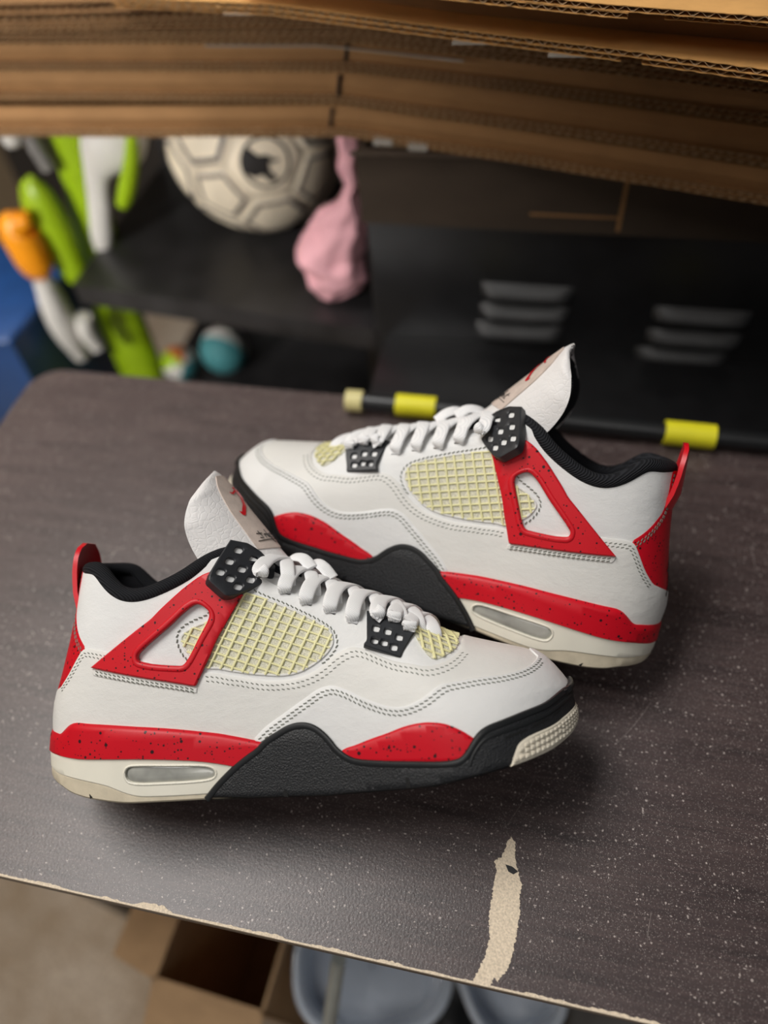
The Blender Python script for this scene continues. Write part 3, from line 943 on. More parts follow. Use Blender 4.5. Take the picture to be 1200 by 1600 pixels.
ANCH = [(160.7, 136.3), (176.1, 126.5), (189.9, 118.6), (205.4, 112.2), (219.8, 105.2), (235.5, 104.4), (245.6, 101.2), (255.0, 95.0)]
def laces():
    def surf(x, z, off):
        s, w = Q(x, z); return P(s, w)+Pn(s, w)*off, Pn(s, w)
    def zc(x): return float(np.interp(x, [p[0] for p in _zc], [p[1] for p in _zc]))
    prof = ell(5.2, 1.5, 16, 2.6)
    HI = [(164, 149.5), (180, 140.5), (194, 133.5), (209, 127.5), (223, 121.5), (237, 116.5), (248, 111), (258, 104.5)]
    for sd in (1, -1):
        for i, (x, z) in enumerate(ANCH):
            off = 7.0 if i == 0 else (4.0 if i >= 5 else 1.4)
            a1, n1 = surf(x, z, off+1.1)
            a0 = a1-n1*4.5+np.array([.2, 0, .6])
            hx, hz = HI[i]
            y1 = abs(a1[1]); dx = hx-x; dz = hz-z
            lift = 0 if sd > 0 else -1.6
            pts = np.array([a0, a1-n1*1.2+np.array([0, 0, -.5]), a1+n1*.5+np.array([dx*.05, 0, 1.6]),
                   (x+dx*.30, y1*.93+1.0, z+dz*.40),
                   (x+dx*.62, y1*.74, z+dz*.74),
                   (hx+1, y1*.42, hz+.2+lift*.6),
                   (hx+5, y1*.05, hz+.4+lift),
                   (hx+9.5, -y1*.40, hz-3.2+lift),
                   (hx+12, -y1*.66, hz-9.5+lift),
                   (hx+12.5, -y1*.68, hz-20)])
            L = catmull(pts, 6)
            ups = []
            for k, p in enumerate(L):
                u = np.array([.22, p[1]/max(y1, 1)*1.05, max(.05, 1-abs(p[1])/max(y1, 1)*.75)]); ups.append(u/np.linalg.norm(u))
            for k in range(13): 
                t = k/13.; u = n1*(1-t)+ups[k]*t; ups[k] = u/np.linalg.norm(u)
            sc = np.interp(np.arange(len(L)), [0, 6, 14, 24, len(L)-1], [.68, .80, .96, 1.0, .9])
            V, F = sweep(L, prof, ups, scale=sc)
            V = np.array(V)
            if sd < 0: V[:, 1] *= -1; V[:, 0] += 1.5
            part('lace_strap', V, F, 'lace', par=None, sharp=80)
    # black lace keeper and short tucked lace ends
    V, F = sweep(catmull([(172, 19, 141), (175, 14.5, 143), (178, 9, 141), (181, 4, 137)], 4), ell(3.6, 1.5, 8, 3), [(.3, .6, 1)]*13)
    part('lace_keeper', V, F, 'knit')
    for pts in ([(170, -8, 147), (176, -3, 149.5), (184, 2, 148), (190, 6, 141)], [(184, -8, 142), (192, -2, 144.5), (198, 3, 141), (204, 5, 133)]):
        L = catmull(pts, 6); V, F = sweep(L, ell(4.6, 1.4, 10, 2.6), [(.1, .7, .8)]*len(L)); part('lace_end', V, F, 'lace', sharp=70)

build_shoe_parts()
S_MM = .00086
def make_shoe(mirror, R, origin, label, where):
    root = empty('sneaker', (0, 0, 0), label=label, cat='shoe', group='pair of white and red sneakers')
    Mx = Matrix(R)
    m4 = Mx.to_4x4(); m4.translation = Vector(origin)
    root.matrix_world = m4
    keys = {}
    cnt = {}
    for p in PARTS:
        V = p['V']*S_MM
        F = p['F']
        if mirror:
            V = V*np.array([1, -1, 1])
        par = keys.get(p['par'], root)
        o = mesh_obj(p['name'], V, F, M[p['mat']], par, p['smooth'], p['sharp'])
        if p['kind']: o['kind'] = p['kind']
        if p['label']: o['label'] = p['label']
        if p['key'] and p['key'] not in keys: keys[p['key']] = o
    return root
R1 = [[0.97704, -0.07514, -0.19937], [0.208, 0.53905, 0.81619], [0.04614, -0.83892, 0.5423]]
R2 = [[-0.97135, -0.13661, 0.19447], [0.2315, -0.72894, 0.64425], [0.05375, 0.67081, 0.73968]]
ORG1 = (-0.2514118, 0.09474415, 0.02562484)
ORG2 = (0.089170, 0.231178, 0.019172)
make_shoe(True, R1, ORG1, 'white leather sneaker in front, toe pointing right, red wing and tall tongue, cream net', 'front')
make_shoe(False, R2, ORG2, 'white leather sneaker behind, toe pointing left, heel nearest the yellow tape', 'back')


# ------------------------------------------------------------------ background materials
def tabletop_mat():
    m, nt, b = new_mat('dark_wood_laminate')
    v = coord(nt); vs = coord(nt, (1.2, 14, 14))
    g = noise_n(nt, vs, 9, 6, .62); g2 = noise_n(nt, coord(nt, (2, 60, 60)), 12, 4, .6)
    r = ramp(nt, g.outputs[0], [(.3, (.034, .021, .021)), (.5, (.060, .039, .038)), (.72, (.082, .056, .053))])
    r2 = ramp(nt, g2.outputs[0], [(.42, (.72, .72, .72)), (.62, (1.08, 1.05, 1.05))])
    mm = nt.nodes.new('ShaderNodeMix'); mm.data_type = 'RGBA'; mm.blend_type = 'MULTIPLY'; mm.inputs[0].default_value = .8
    nt.links.new(r.outputs[0], mm.inputs[6]); nt.links.new(r2.outputs[0], mm.inputs[7])
    col = mm.outputs[2]
    # chips and specks
    cl = noise_n(nt, v, 7, 3, .6)
    for sc, base, lim, stretch in ((520, .965, .30, (1, 1, 1)), (900, .86, .28, (1, 1, 1)), (330, .975, .24, (1, 2.2, 1)), (1500, .72, .32, (1, 1, 1))):
        vv = coord(nt, stretch); jn = noise_n(nt, v, sc*.9, 2)
        ad = nt.nodes.new('ShaderNodeVectorMath'); ad.operation = 'MULTIPLY_ADD'; ad.inputs[1].default_value = (.9/sc,)*3
        nt.links.new(jn.outputs['Color'], ad.inputs[0]); nt.links.new(vv, ad.inputs[2])
        vo = nt.nodes.new('ShaderNodeTexVoronoi'); vo.inputs['Scale'].default_value = sc; nt.links.new(ad.outputs[0], vo.inputs['Vector'])
        sp = nt.nodes.new('ShaderNodeSeparateColor'); nt.links.new(vo.outputs['Color'], sp.inputs[0])
        # threshold relaxed where the clutter noise is high
        mr = nt.nodes.new('ShaderNodeMapRange'); mr.inputs[1].default_value = .35; mr.inputs[2].default_value = .7
        mr.inputs[3].default_value = base+.012; mr.inputs[4].default_value = base-.07; nt.links.new(cl.outputs[0], mr.inputs[0])
        gt = nt.nodes.new('ShaderNodeMath'); gt.operation = 'GREATER_THAN'; nt.links.new(sp.outputs[0], gt.inputs[0]); nt.links.new(mr.outputs[0], gt.inputs[1])
        lt = nt.nodes.new('ShaderNodeMath'); lt.operation = 'LESS_THAN'; nt.links.new(vo.outputs['Distance'], lt.inputs[0]); lt.inputs[1].default_value = lim
        an = nt.nodes.new('ShaderNodeMath'); an.operation = 'MULTIPLY'; nt.links.new(gt.outputs[0], an.inputs[0]); nt.links.new(lt.outputs[0], an.inputs[1])
        am = nt.nodes.new('ShaderNodeMath'); am.operation = 'MULTIPLY'; nt.links.new(an.outputs[0], am.inputs[0])
        am.inputs[1].default_value = .8 if sc < 800 else .42
        col = mixc(nt, am.outputs[0], col, (.50, .43, .40))
    nt.links.new(col, b.inputs['Base Color'])
    b.inputs['Roughness'].default_value = .42; b.inputs['Specular IOR Level'].default_value = .75
    vo = nt.nodes.new('ShaderNodeTexVoronoi'); vo.inputs['Scale'].default_value = 480; nt.links.new(v, vo.inputs['Vector'])
    n5 = noise_n(nt, v, 650, 2)
    bump(nt, b, n5.outputs[0], .25, .0006)
    return m
M['tabletop'] = tabletop_mat()
M['scratch'] = plain('pale_scratch', (.34, .29, .27), .7)
M['chipboard'] = plain('raw_chipboard', (.76, .64, .49), .9, var=.2, vscale=900, bs=.6, bscale=900)
def cardboard_mat(name, col):
    m, nt, b = new_mat(name)
    n = noise_n(nt, coord(nt, (1, 1.5, 2)), 26, 4, .6)
    r = ramp(nt, n.outputs[0], [(.3, tuple(c*.88 for c in col)), (.7, tuple(min(1, c*1.08) for c in col))])
    nt.links.new(r.outputs[0], b.inputs['Base Color']); b.inputs['Roughness'].default_value = .8
    b.inputs['Specular IOR Level'].default_value = .2
    n2 = noise_n(nt, coord(nt), 400, 3); bump(nt, b, n2.outputs[0], .15, .0006); return m
M['card'] = cardboard_mat('shaded_brown_cardboard', (.29, .155, .065))  # stack card, darkened for the shade on the lower boxes
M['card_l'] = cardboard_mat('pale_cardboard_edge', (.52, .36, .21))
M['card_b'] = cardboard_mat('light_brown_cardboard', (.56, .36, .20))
M['card_lit'] = cardboard_mat('lit_tan_cardboard', (.66, .36, .125))  # stack card again, brightened for the light falling on the top boxes
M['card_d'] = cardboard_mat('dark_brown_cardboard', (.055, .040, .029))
M['tape'] = plain('clear_packing_tape', (.36, .33, .29), .12, coat=.6)
M['black_board'] = plain('black_shelf_board', (.020, .019, .020), .38, var=.35, vscale=25)
M['black_metal'] = plain('black_painted_metal', (.010, .010, .011), .33, var=.2, bs=.05)
M['louvre'] = plain('worn_grey_metal', (.035, .035, .036), .4, var=.25)
M['rod'] = plain('brushed_grey_metal', (.50, .54, .52), .4, metal=.15)
M['yellow'] = plain('yellow_tape', (.80, .74, .02), .5, var=.05)
M['cream'] = plain('cream_plastic', (.62, .55, .25), .5)
M['pink'] = plain('pink_cloth', (.80, .42, .47), .85, var=.08, vscale=30, bs=.3, bscale=200)
M['green'] = plain('lime_green_plastic', (.30, .46, .006), .4, var=.06)
M['white_p'] = plain('white_plastic', (.62, .60, .56), .45, var=.05)
M['orange'] = plain('orange_plastic', (.85, .30, .004), .4, var=.05)
M['grey_p'] = plain('grey_plastic', (.20, .19, .18), .5)
M['blue'] = plain('blue_plastic', (.008, .055, .20), .4, var=.1)
M['ball'] = plain('worn_cream_leather', (.80, .70, .54), .6, var=.15, vscale=18, bs=.3, bscale=600)
M['ball_line'] = plain('faded_grey_print', (.14, .12, .11), .6, var=.3, vscale=60)
M['ball_black'] = plain('black_print', (.015, .013, .012), .6)
def floor_mat():
    m, nt, b = new_mat('mottled_brown_carpet')
    n = noise_n(nt, coord(nt), 7, 6, .65); n2 = noise_n(nt, coord(nt), 160, 3, .7)
    r = ramp(nt, n.outputs[0], [(.3, (.32, .235, .155)), (.7, (.54, .45, .36))])
    r2 = ramp(nt, n2.outputs[0], [(.3, (.7, .7, .7)), (.7, (1.2, 1.2, 1.2))])
    mm = nt.nodes.new('ShaderNodeMix'); mm.data_type = 'RGBA'; mm.blend_type = 'MULTIPLY'; mm.inputs[0].default_value = 1
    nt.links.new(r.outputs[0], mm.inputs[6]); nt.links.new(r2.outputs[0], mm.inputs[7])
    nt.links.new(mm.outputs[2], b.inputs['Base Color']); b.inputs['Roughness'].default_value = .95
    bump(nt, b, n2.outputs[0], .8, .004); return m
M['floor'] = floor_mat()
M['wall'] = plain('beige_painted_wall', (.62, .47, .30), .8, var=.05, vscale=5)
M['wall_d'] = plain('dark_brown_wall', (.05, .042, .036), .8, var=.1, vscale=5)
def clear_mat():
    m, nt, b = new_mat('cloudy_clear_plastic')
    b.inputs['Base Color'].default_value = (.72, .80, .92, 1); b.inputs['Roughness'].default_value = .25
    b.inputs['Transmission Weight'].default_value = .2; b.inputs['Coat Weight'].default_value = .5
    n = noise_n(nt, coord(nt), 25, 3); bump(nt, b, n.outputs[0], .4, .01); return m
M['clear'] = clear_mat()

# ------------------------------------------------------------------ room
FZ = -0.70
def struct(o): o['kind'] = 'structure'; return o
struct(box('floor', (-1.30, -1.2, FZ-.05), (1.30, 1.55, FZ), M['floor']))
struct(box('wall_left', (-1.32, -1.2, FZ), (-1.27, 1.55, 1.9), M['wall']))
struct(box('wall_back', (-1.30, 1.50, FZ), (1.30, 1.55, 1.9), M['wall_d']))

# ------------------------------------------------------------------ desk
TX0, TX1, TY0, TY1, TH = -.478, .62, .0462, .4765, .016
def rounded_rect(x0, x1, y0, y1, r, n=10):
    pts = []
    for (cx, cy, a0) in ((x1-r, y1-r, 0), (x0+r, y1-r, 90), (x0+r, y0+r, 180), (x1-r, y0+r, 270)):
        for k in range(n+1):
            a = math.radians(a0+90*k/n); pts.append((cx+r*math.cos(a), cy+r*math.sin(a)))
    return pts
def prism(pts, z0, z1):
    n = len(pts); V = [(x, y, z0) for x, y in pts]+[(x, y, z1) for x, y in pts]
    F = [tuple(range(n))[::-1], tuple(range(n, 2*n))]+[(i, (i+1) % n, (i+1) % n+n, i+n) for i in range(n)]
    return V, F
desk = empty('desk', (0, 0, FZ), label='dark wood laminate desk with chipped pale front edge, carrying the sneakers', cat='desk')
rr = rounded_rect(TX0, TX1, TY0, TY1, .030)
V, F = prism(rr, -TH-FZ, -FZ)
mesh_obj('desktop', V, F, M['tabletop'], desk, smooth=False)
# thin exposed chipboard line along the front edge, ragged
V = []; F = []
xs = np.arange(TX0+.03, TX1-.03, .0016)
for i, x in enumerate(xs):
    d = .0007+.0009*max(0, noise.noise(Vector((x*90, 3.3, 0))))+.0008*rng.random()*(noise.noise(Vector((x*30, 9, 0))) > 0)
    if -.191 < x < -.168: d += .0035*math.sin((x+.191)/.023*math.pi)*(.6+.4*rng.random())
    V += [(x, TY0-.0003, -.0045-FZ), (x, TY0-.0003, .00025-FZ), (x, TY0+d, .00025-FZ)]
    if i:
        a = 3*(i-1); b_ = 3*i; F += [(a, b_, b_+1, a+1), (a+1, b_+1, b_+2, a+2)]
mesh_obj('chipped_edge', V, F, M['chipboard'], desk, smooth=False)
CH = [(0.018, 0.123), (0.021, 0.12), (0.022, 0.111), (0.025, 0.103), (0.027, 0.098), (0.026, 0.093), (0.027, 0.083), (0.026, 0.073), (0.025, 0.064), (0.023, 0.056), (0.0200, 0.0525), (0.0185, 0.049), (0.0165, .0515), (0.0150, 0.0470), (0.0125, 0.0464), (0.005, 0.0464), (0.007, 0.051), (0.01, 0.058), (0.012, 0.069), (0.01, 0.08), (0.011, 0.09), (0.011, 0.095), (0.012, 0.103), (0.010, 0.1085), (0.014, 0.111), (0.016, 0.118)]
ch = resample(np.array(CH), .0007, True)
ch = ch+(rng.random(ch.shape)-.5)*.0010; ch[:, 1] = np.maximum(ch[:, 1], TY0)
V, F = prism([tuple(p) for p in ch], .00002-FZ, .0003-FZ)
mesh_obj('torn_patch', V, F, M['chipboard'], desk, smooth=False)['label'] = 'pale torn strip where the laminate is missing'
V, F = prism([(0.0165, 0.1075), (0.0205, .1070), (0.0240, 0.1050), (0.0215, 0.1030), (0.0185, 0.1040)], -FZ, .0005-FZ)
mesh_obj('laminate_flake', V, F, M['black_board'], desk, smooth=False)
V = []; F = []
for k in range(60):
    x = TX0+.03+rng.random()*(.85 if k % 3 else .6); y = TY0+.01+rng.random()*.40; a = -1.45+rng.normal()*.55; ln = .006+.045*rng.random()**2
    cv = rng.normal()*.25; n = 9; w = .00007+.00005*rng.random()
    for i in range(n):
        t = i/(n-1); px_ = x+ln*t*math.cos(a+cv*t); py_ = y+ln*t*math.sin(a+cv*t); ww = w*math.sin(math.pi*(t*.9+.05))
        py_ = max(py_, TY0+.001)
        V += [(px_-ww, py_, .00012-FZ), (px_+ww, py_, .00012-FZ)]
        if i:
            q = len(V); F.append((q-4, q-3, q-1, q-2))
sc_ = mesh_obj('scratches', V, F, M['scratch'], desk, smooth=False); sc_['kind'] = 'stuff'
for lx in (TX0+.05, TX1-.05):
    for ly in (TY0+.06, TY1-.05):
        box('leg', (lx-.016, ly-.016, 0), (lx+.016, ly+.016, -FZ-TH), M['black_metal'], desk, bevel=.002)
box('apron', (TX0+.06, TY1-.055, -FZ-TH-.06), (TX1-.06, TY1-.040, -FZ-TH), M['black_metal'], desk)
# place relative: desk empty is at the floor, children were given heights above it

# ------------------------------------------------------------------ black louvred cabinet with box on top
cab = empty('metal_cabinet', (0, 0, FZ), label='black metal cabinet with louvred vents behind the desk', cat='cabinet')
box('body', (-.172, .620, 0), (.70, .98, .088-FZ), M['black_metal'], cab, bevel=.004)
box('ledge', (-.16, .497, -.056-FZ), (.66, .621, -.044-FZ), M['black_metal'], cab, bevel=.002)
def louvre(cx, cz, w, h, d):
    V = []; F = []; nu, nv = 20, 8
    for j in range(nv+1):
        b = j/nv
        for i in range(nu+1):
            u = -1+2*i/nu
            e = max(0, 1-abs(u)**5)**.5
            prof = math.sin(b*math.pi*.62)/math.sin(math.pi*.62) if b < .8 else (1-b)/.2*1.0
            V.append((cx+u*w/2, .6195-d*e*max(0, prof), cz+h/2-b*h))
    for j in range(nv):
        for i in range(nu):
            a = j*(nu+1)+i; F.append((a, a+1, a+nu+2, a+nu+1))
    return V, F
for (cx, cz) in ((-.016, .021), (-.017, -.003), (-.021, -.026), (.148, .006), (.147, -.020), (.140, -.043)):
    V, F = louvre(cx, cz-FZ, .088, .016, .010)
    mesh_obj('louvre', V, F, M['louvre'], cab, sharp=60)
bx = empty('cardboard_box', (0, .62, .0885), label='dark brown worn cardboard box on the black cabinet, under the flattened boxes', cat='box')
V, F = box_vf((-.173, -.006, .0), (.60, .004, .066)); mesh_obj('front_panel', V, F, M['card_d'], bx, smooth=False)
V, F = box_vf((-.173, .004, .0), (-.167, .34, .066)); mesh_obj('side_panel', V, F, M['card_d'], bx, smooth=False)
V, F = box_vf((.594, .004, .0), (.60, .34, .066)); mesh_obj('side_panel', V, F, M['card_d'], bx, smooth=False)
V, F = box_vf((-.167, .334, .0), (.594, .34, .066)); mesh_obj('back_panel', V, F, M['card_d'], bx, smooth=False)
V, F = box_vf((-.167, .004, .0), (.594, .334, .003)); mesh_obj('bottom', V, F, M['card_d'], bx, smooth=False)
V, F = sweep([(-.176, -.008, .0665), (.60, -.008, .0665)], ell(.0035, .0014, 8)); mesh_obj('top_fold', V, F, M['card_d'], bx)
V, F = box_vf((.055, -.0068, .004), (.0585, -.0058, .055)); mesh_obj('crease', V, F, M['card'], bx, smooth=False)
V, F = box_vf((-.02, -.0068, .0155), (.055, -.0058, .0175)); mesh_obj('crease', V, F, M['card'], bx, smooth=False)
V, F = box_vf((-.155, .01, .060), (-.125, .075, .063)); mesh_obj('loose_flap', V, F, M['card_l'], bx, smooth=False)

# ------------------------------------------------------------------ black shelf
sh = empty('shelf', (-.372, .80, FZ), label='black shelf unit left of the cabinet, under the old football', cat='shelf')
def rel(lo, hi): return (lo[0]+.372, lo[1]-.80, lo[2]-FZ), (hi[0]+.372, hi[1]-.80, hi[2]-FZ)
V, F = prism([(-.563+.372, .676-.80), (-.176+.372, .632-.80), (-.176+.372, .975-.80), (-.563+.372, .975-.80)], -.078-FZ, -.050-FZ)
o = mesh_obj('shelf_board', V, F, M['black_board'], sh, smooth=False)
l, h = rel((-.563, .70, -.315), (-.196, .974, -.295)); box('lower_board', l, h, M['black_board'], sh)
l, h = rel((-.563, .975, FZ), (-.176, .99, .45)); box('back_panel', l, h, M['black_board'], sh)
l, h = rel((-.195, .66, FZ), (-.178, .975, -.079)); box('side_panel', l, h, M['black_board'], sh)
l, h = rel((-.563, .93, FZ), (-.545, .974, -.079)); box('side_post', l, h, M['black_board'], sh)

# small toys on the lower board
toy_cols = [('white_p', (.62, .3, .1)), ]
M['teal'] = plain('teal_fabric', (.05, .22, .24), .7); M['rust'] = plain('rust_orange_fabric', (.55, .16, .04), .7)
def blob(name, loc, r, mat, parent=None, seed=0, amp=.18, sub=3):
    bm = bmesh.new(); bmesh.ops.create_icosphere(bm, subdivisions=sub, radius=1)
    for v in bm.verts:
        n = noise.noise(v.co*1.8+Vector((seed, 0, 0)))
        v.co = Vector((v.co.x*r[0], v.co.y*r[1], v.co.z*r[2]))*(1+amp*n)
    for f in bm.faces: f.smooth = True
    me = bpy.data.meshes.new(name); bm.to_mesh(me); bm.free(); me.materials.append(M[mat])
    o = bpy.data.objects.new(name, me); COL.objects.link(o); o.location = loc
    if parent: o.parent = parent
    return o
def patterned_ball(loc, r, seed, label):
    root = empty('toy_ball', loc, label=label, cat='toy ball', group='patterned toy balls under the black shelf')
    mats = ['teal', 'white_p', 'rust', 'green', 'white_p', 'teal']
    for k in range(6):
        V = []; F = []
        a0 = 2*math.pi*k/6; nn = 8
        for i in range(nn+1):
            for j in range(13):
                a = a0+2*math.pi/6*i/nn; t = math.pi*j/12
                V.append((r*math.sin(t)*math.cos(a), r*math.sin(t)*math.sin(a), r*math.cos(t)))
        for i in range(nn):
            for j in range(12): F.append((i*13+j, (i+1)*13+j, (i+1)*13+j+1, i*13+j+1))
        o = mesh_obj('panel', V, F, M[mats[(k+seed) % 6]], root)
    root.rotation_euler = (.6+seed, .9, seed*1.3)
    return root
patterned_ball((-.532, .785, -.266), .027, 0, 'small ball in teal, orange and white, left of its pair under the shelf')
patterned_ball((-.468, .815, -.258), .036, 2, 'small dark teal and orange ball, right of its pair under the shelf')

# ------------------------------------------------------------------ football
def football(center, R):
    root = empty('football', center, label='worn cream football with grey panel outlines and round black crest', cat='ball')
    bm = bmesh.new(); bmesh.ops.create_icosphere(bm, subdivisions=1, radius=1)
    vs = [v.co.normalized() for v in bm.verts]; bm.free()
    # icosphere(1) is the icosahedron
    nb = {i: sorted(range(12), key=lambda j: (vs[i]-vs[j]).length)[1:6] for i in range(12)}
    panels = []
    for i in range(12):
        c = vs[i]; pts = [(vs[i]*2+vs[j])/3 for j in nb[i]]; panels.append((c, pts))
    tri = set()
    for i in range(12):
        for j in nb[i]:
            for k in nb[i]:
                if k in nb[j]: tri.add(tuple(sorted((i, j, k))))
    for t in tri:
        a, b_, c_ = [vs[q] for q in t]
        pts = []
        for p, q in ((a, b_), (b_, c_), (c_, a)): pts += [(p*2+q)/3, (p+q*2)/3]
        panels.append(((a+b_+c_)/3, pts))
    # orientation: one hexagon faces the camera, slightly down
    target = (Vector((0, 0, .467))-Vector(center)).normalized()
    target = (target+Vector((.02, 0, -.28))).normalized()
    hexc = [p for p in panels if len(p[1]) == 6][3][0].normalized()
    rot = hexc.rotation_difference(target).to_matrix()
    rot = Matrix.Rotation(math.radians(8), 3, target) @ rot
    for c, pts in panels:
        c = rot @ c.normalized()
        pts = [rot @ p for p in pts]
        ax = c.orthogonal().normalized(); ay = c.cross(ax)
        pts.sort(key=lambda p: math.atan2(p.dot(ay), p.dot(ax)))
        n = len(pts); m = 4; rings = []; V = []; F = []
        border = []
        for i in range(n):
            for k in range(m): border.append(pts[i].lerp(pts[(i+1) % n], k/m))
        nb_ = len(border)
        fr = [0, .25, .5, .72, .88, .96, 1.0]
        for f_ in fr[1:]:
            for p in border:
                q = c.lerp(p.normalized(), f_*.985).normalized()
                hgt = R*(1-.018*max(0, (f_-.80)/.2)**2)
                V.append(q*hgt)
        V.append(c*R); ci = len(V)-1
        for r_ in range(len(fr)-2):
            for i in range(nb_):
                a = r_*nb_+i; b2 = r_*nb_+(i+1) % nb_; F.append((a, b2, b2+nb_, a+nb_))
        for i in range(nb_): F.append((ci, i, (i+1) % nb_))
        po = mesh_obj('panel', V, F, M['ball'], root)
        if c.dot(target) > -.2:
            facing = c.dot(target) > .99
            V = []; F = []
            def q_(p, f_): return c.lerp(p.normalized(), f_).normalized()*(R*1.0035)
            if not facing:
                for p in border: V += [q_(p, .84), q_(p, .70)]
                for i in range(nb_):
                    a = 2*i; b2 = 2*((i+1) % nb_); F.append((a, b2, b2+1, a+1))
                mesh_obj('panel_outline', V, F, M['ball_line'], po)
            else:
                # round crest
                up = Vector((0, 0, 1)); rx = up.cross(c).normalized(); ry = c.cross(rx)
                cc = (c-ry*.0+rx*.0).normalized()
                ang = .255
                def on(u, v, h=1.004): return (cc+rx*u+ry*v).normalized()*R*h
                for i in range(40):
                    t = 2*math.pi*i/40
                    V += [on(ang*math.cos(t), ang*math.sin(t)), on(ang*.88*math.cos(t), ang*.88*math.sin(t))]
                for i in range(40):
                    a = 2*i; b2 = 2*((i+1) % 40); F.append((a, b2, b2+1, a+1))
                mesh_obj('crest_ring', V, F, M['ball_black'], po)
                shape = [(-.95, .35), (-.6, .62), (-.25, .30), (.1, .28), (.32, .12), (.62, .05), (.35, -.02), (.12, .02), (.10, -.30), (.38, -.62), (.15, -.72), (-.05, -.60), (-.22, -.38), (-.55, -.45), (-.85, -.30), (-.98, .0)]
                sp_ = [Vector((a, b2)) for a, b2 in shape]
                gp_ = [Vector((a, b2)) for a in np.arange(-1, 1, .12) for b2 in np.arange(-1, 1, .12) if inpoly((a, b2), shape)]
                vv, ee, ff, _a, _b, _c = geometry.delaunay_2d_cdt(sp_+gp_, [(q, (q+1) % len(sp_)) for q in range(len(sp_))], [], 1, 1e-5)
                V = [on(ang*q.x*.95, ang*q.y*1.05, 1.008) for q in vv]
                mesh_obj('crest_figure', V, [tuple(t) for t in ff], M['ball_black'], po, smooth=False)
    return root
football((-.353, .840, .0605), .110)

# ------------------------------------------------------------------ pink cloth
def cloth():
    root = empty('pink_cloth', (-.225, .68, -.049), label='pale pink cloth hanging from the boxes onto the black shelf, right of the football', cat='cloth')
    spine = [(-.198, .150, .012, .010), (-.200, .110, .010, .010), (-.200, .090, .008, .010), (-.203, .072, .012, .014), (-.212, .055, .028, .020), (-.222, .030, .036, .026), (-.226, .004, .040, .030), (-.224, -.015, .039, .028), (-.228, -.030, .030, .022), (-.236, -.042, .018, .014), (-.239, -.047, .006, .006)]
    S_ = catmull([(a, b, c, d) for a, b, c, d in spine], 6)
    V = []; F = []; K_ = 36
    for i, (x, z, hw, hd) in enumerate(S_):
        for k in range(K_):
            t = 2*math.pi*k/K_
            n = noise.noise(Vector((math.cos(t)*1.6, math.sin(t)*1.6, z*38)))
            n2 = abs(noise.noise(Vector((math.cos(t)*1.3+5, z*55, math.sin(t)))))
            r_ = 1+.28*n-.35*n2
            V.append((x+.225+hw*math.cos(t)*r_+.004*noise.noise(Vector((z*60, 0, 1))), hd*math.sin(t)*r_, z+.049+.003*n))
    for i in range(len(S_)-1):
        for k in range(K_): F.append((i*K_+k, i*K_+(k+1) % K_, (i+1)*K_+(k+1) % K_, (i+1)*K_+k))
    F.append(tuple(range(K_))); F.append(tuple(range((len(S_)-1)*K_, len(S_)*K_))[::-1])
    mn = min(v[2] for v in V); V = [(a, b, c-mn) for a, b, c in V]
    mesh_obj('cloth_body', V, F, M['pink'], root, sharp=75)
cloth()

# ------------------------------------------------------------------ stack of flattened boxes
def offset_poly(pl, d): return [(x, y+d) for x, y in pl]
def fluted(poly, z, th, depth, mat_l, mat_f, parent, name='corrugated_sheet', x0=None, x1=None, wob=0., flute=.0076):
    """one corrugated sheet: two liners and a wavy medium, front edge along poly"""
    L = resample(np.array(poly, float), flute/6)
    if x0 is not None: L = L[L[:, 0] >= x0]
    if x1 is not None: L = L[L[:, 0] <= x1]
    n = len(L); V = []; F = []
    def zz(i): return z+wob*noise.noise(Vector((L[i, 0]*9, z*70, 0)))
    lt = .00045
    for (za, zb) in ((0, lt), (th-lt, th)):
        i0 = len(V)
        for i in range(n):
            x, y = L[i]; h = zz(i)
            jag = .0012*noise.noise(Vector((x*160, z*300+za*999, 0)))
            V += [(x, y+jag, h+za), (x, y+jag, h+zb), (x, y+depth, h+za), (x, y+depth, h+zb)]
            if i:
                a = i0+4*(i-1); b_ = i0+4*i
                F += [(a, b_, b_+1, a+1), (a+1, b_+1, b_+3, a+3), (a, a+2, b_+2, b_)]
    o = mesh_obj(name, V, F, mat_l, parent, smooth=False)
    V = []; F = []
    dd = np.concatenate([[0], np.cumsum(np.linalg.norm(np.diff(L, axis=0), axis=1))])
    for i in range(n):
        x, y = L[i]; ph = 2*math.pi*dd[i]/flute
        h = zz(i)+th/2+(th/2-lt)*math.sin(ph+.6*noise.noise(Vector((x*20, z*50, 0))))
        V += [(x, y+.0004, h-.00018), (x, y+.0004, h+.00018), (x, y+.02, h+.00018), (x, y+.02, h-.00018)]
        if i:
            a = 4*(i-1); b_ = 4*i
            F += [(a, b_, b_+1, a+1), (a+1, b_+1, b_+2, a+2), (a, a+3, b_+3, b_)]
    mesh_obj('flutes', V, F, mat_f, o, smooth=False)
    return o
def face_band(poly, z0, z1, rec, mat, parent, name='folded_side'):
    L = resample(np.array(poly, float), .02); V = []; F = []
    for i, (x, y) in enumerate(L):
        w = .0015*noise.noise(Vector((x*7, z0*40, 2)))
        V += [(x, y+rec+w, z0), (x, y+rec*.6+w, (z0+z1)/2), (x, y+rec+w, z1)]
        if i:
            a = 3*(i-1); b_ = 3*i; F += [(a, b_, b_+1, a+1), (a+1, b_+1, b_+2, a+2)]
    # back side for thickness
    n = len(V)
    V += [(x, y+.004, z) for x, y, z in V]; F += [tuple(n+q for q in f[::-1]) for f in F]
    mesh_obj(name, V, F, mat, parent, smooth=False)
XL, XR = -.66, .42
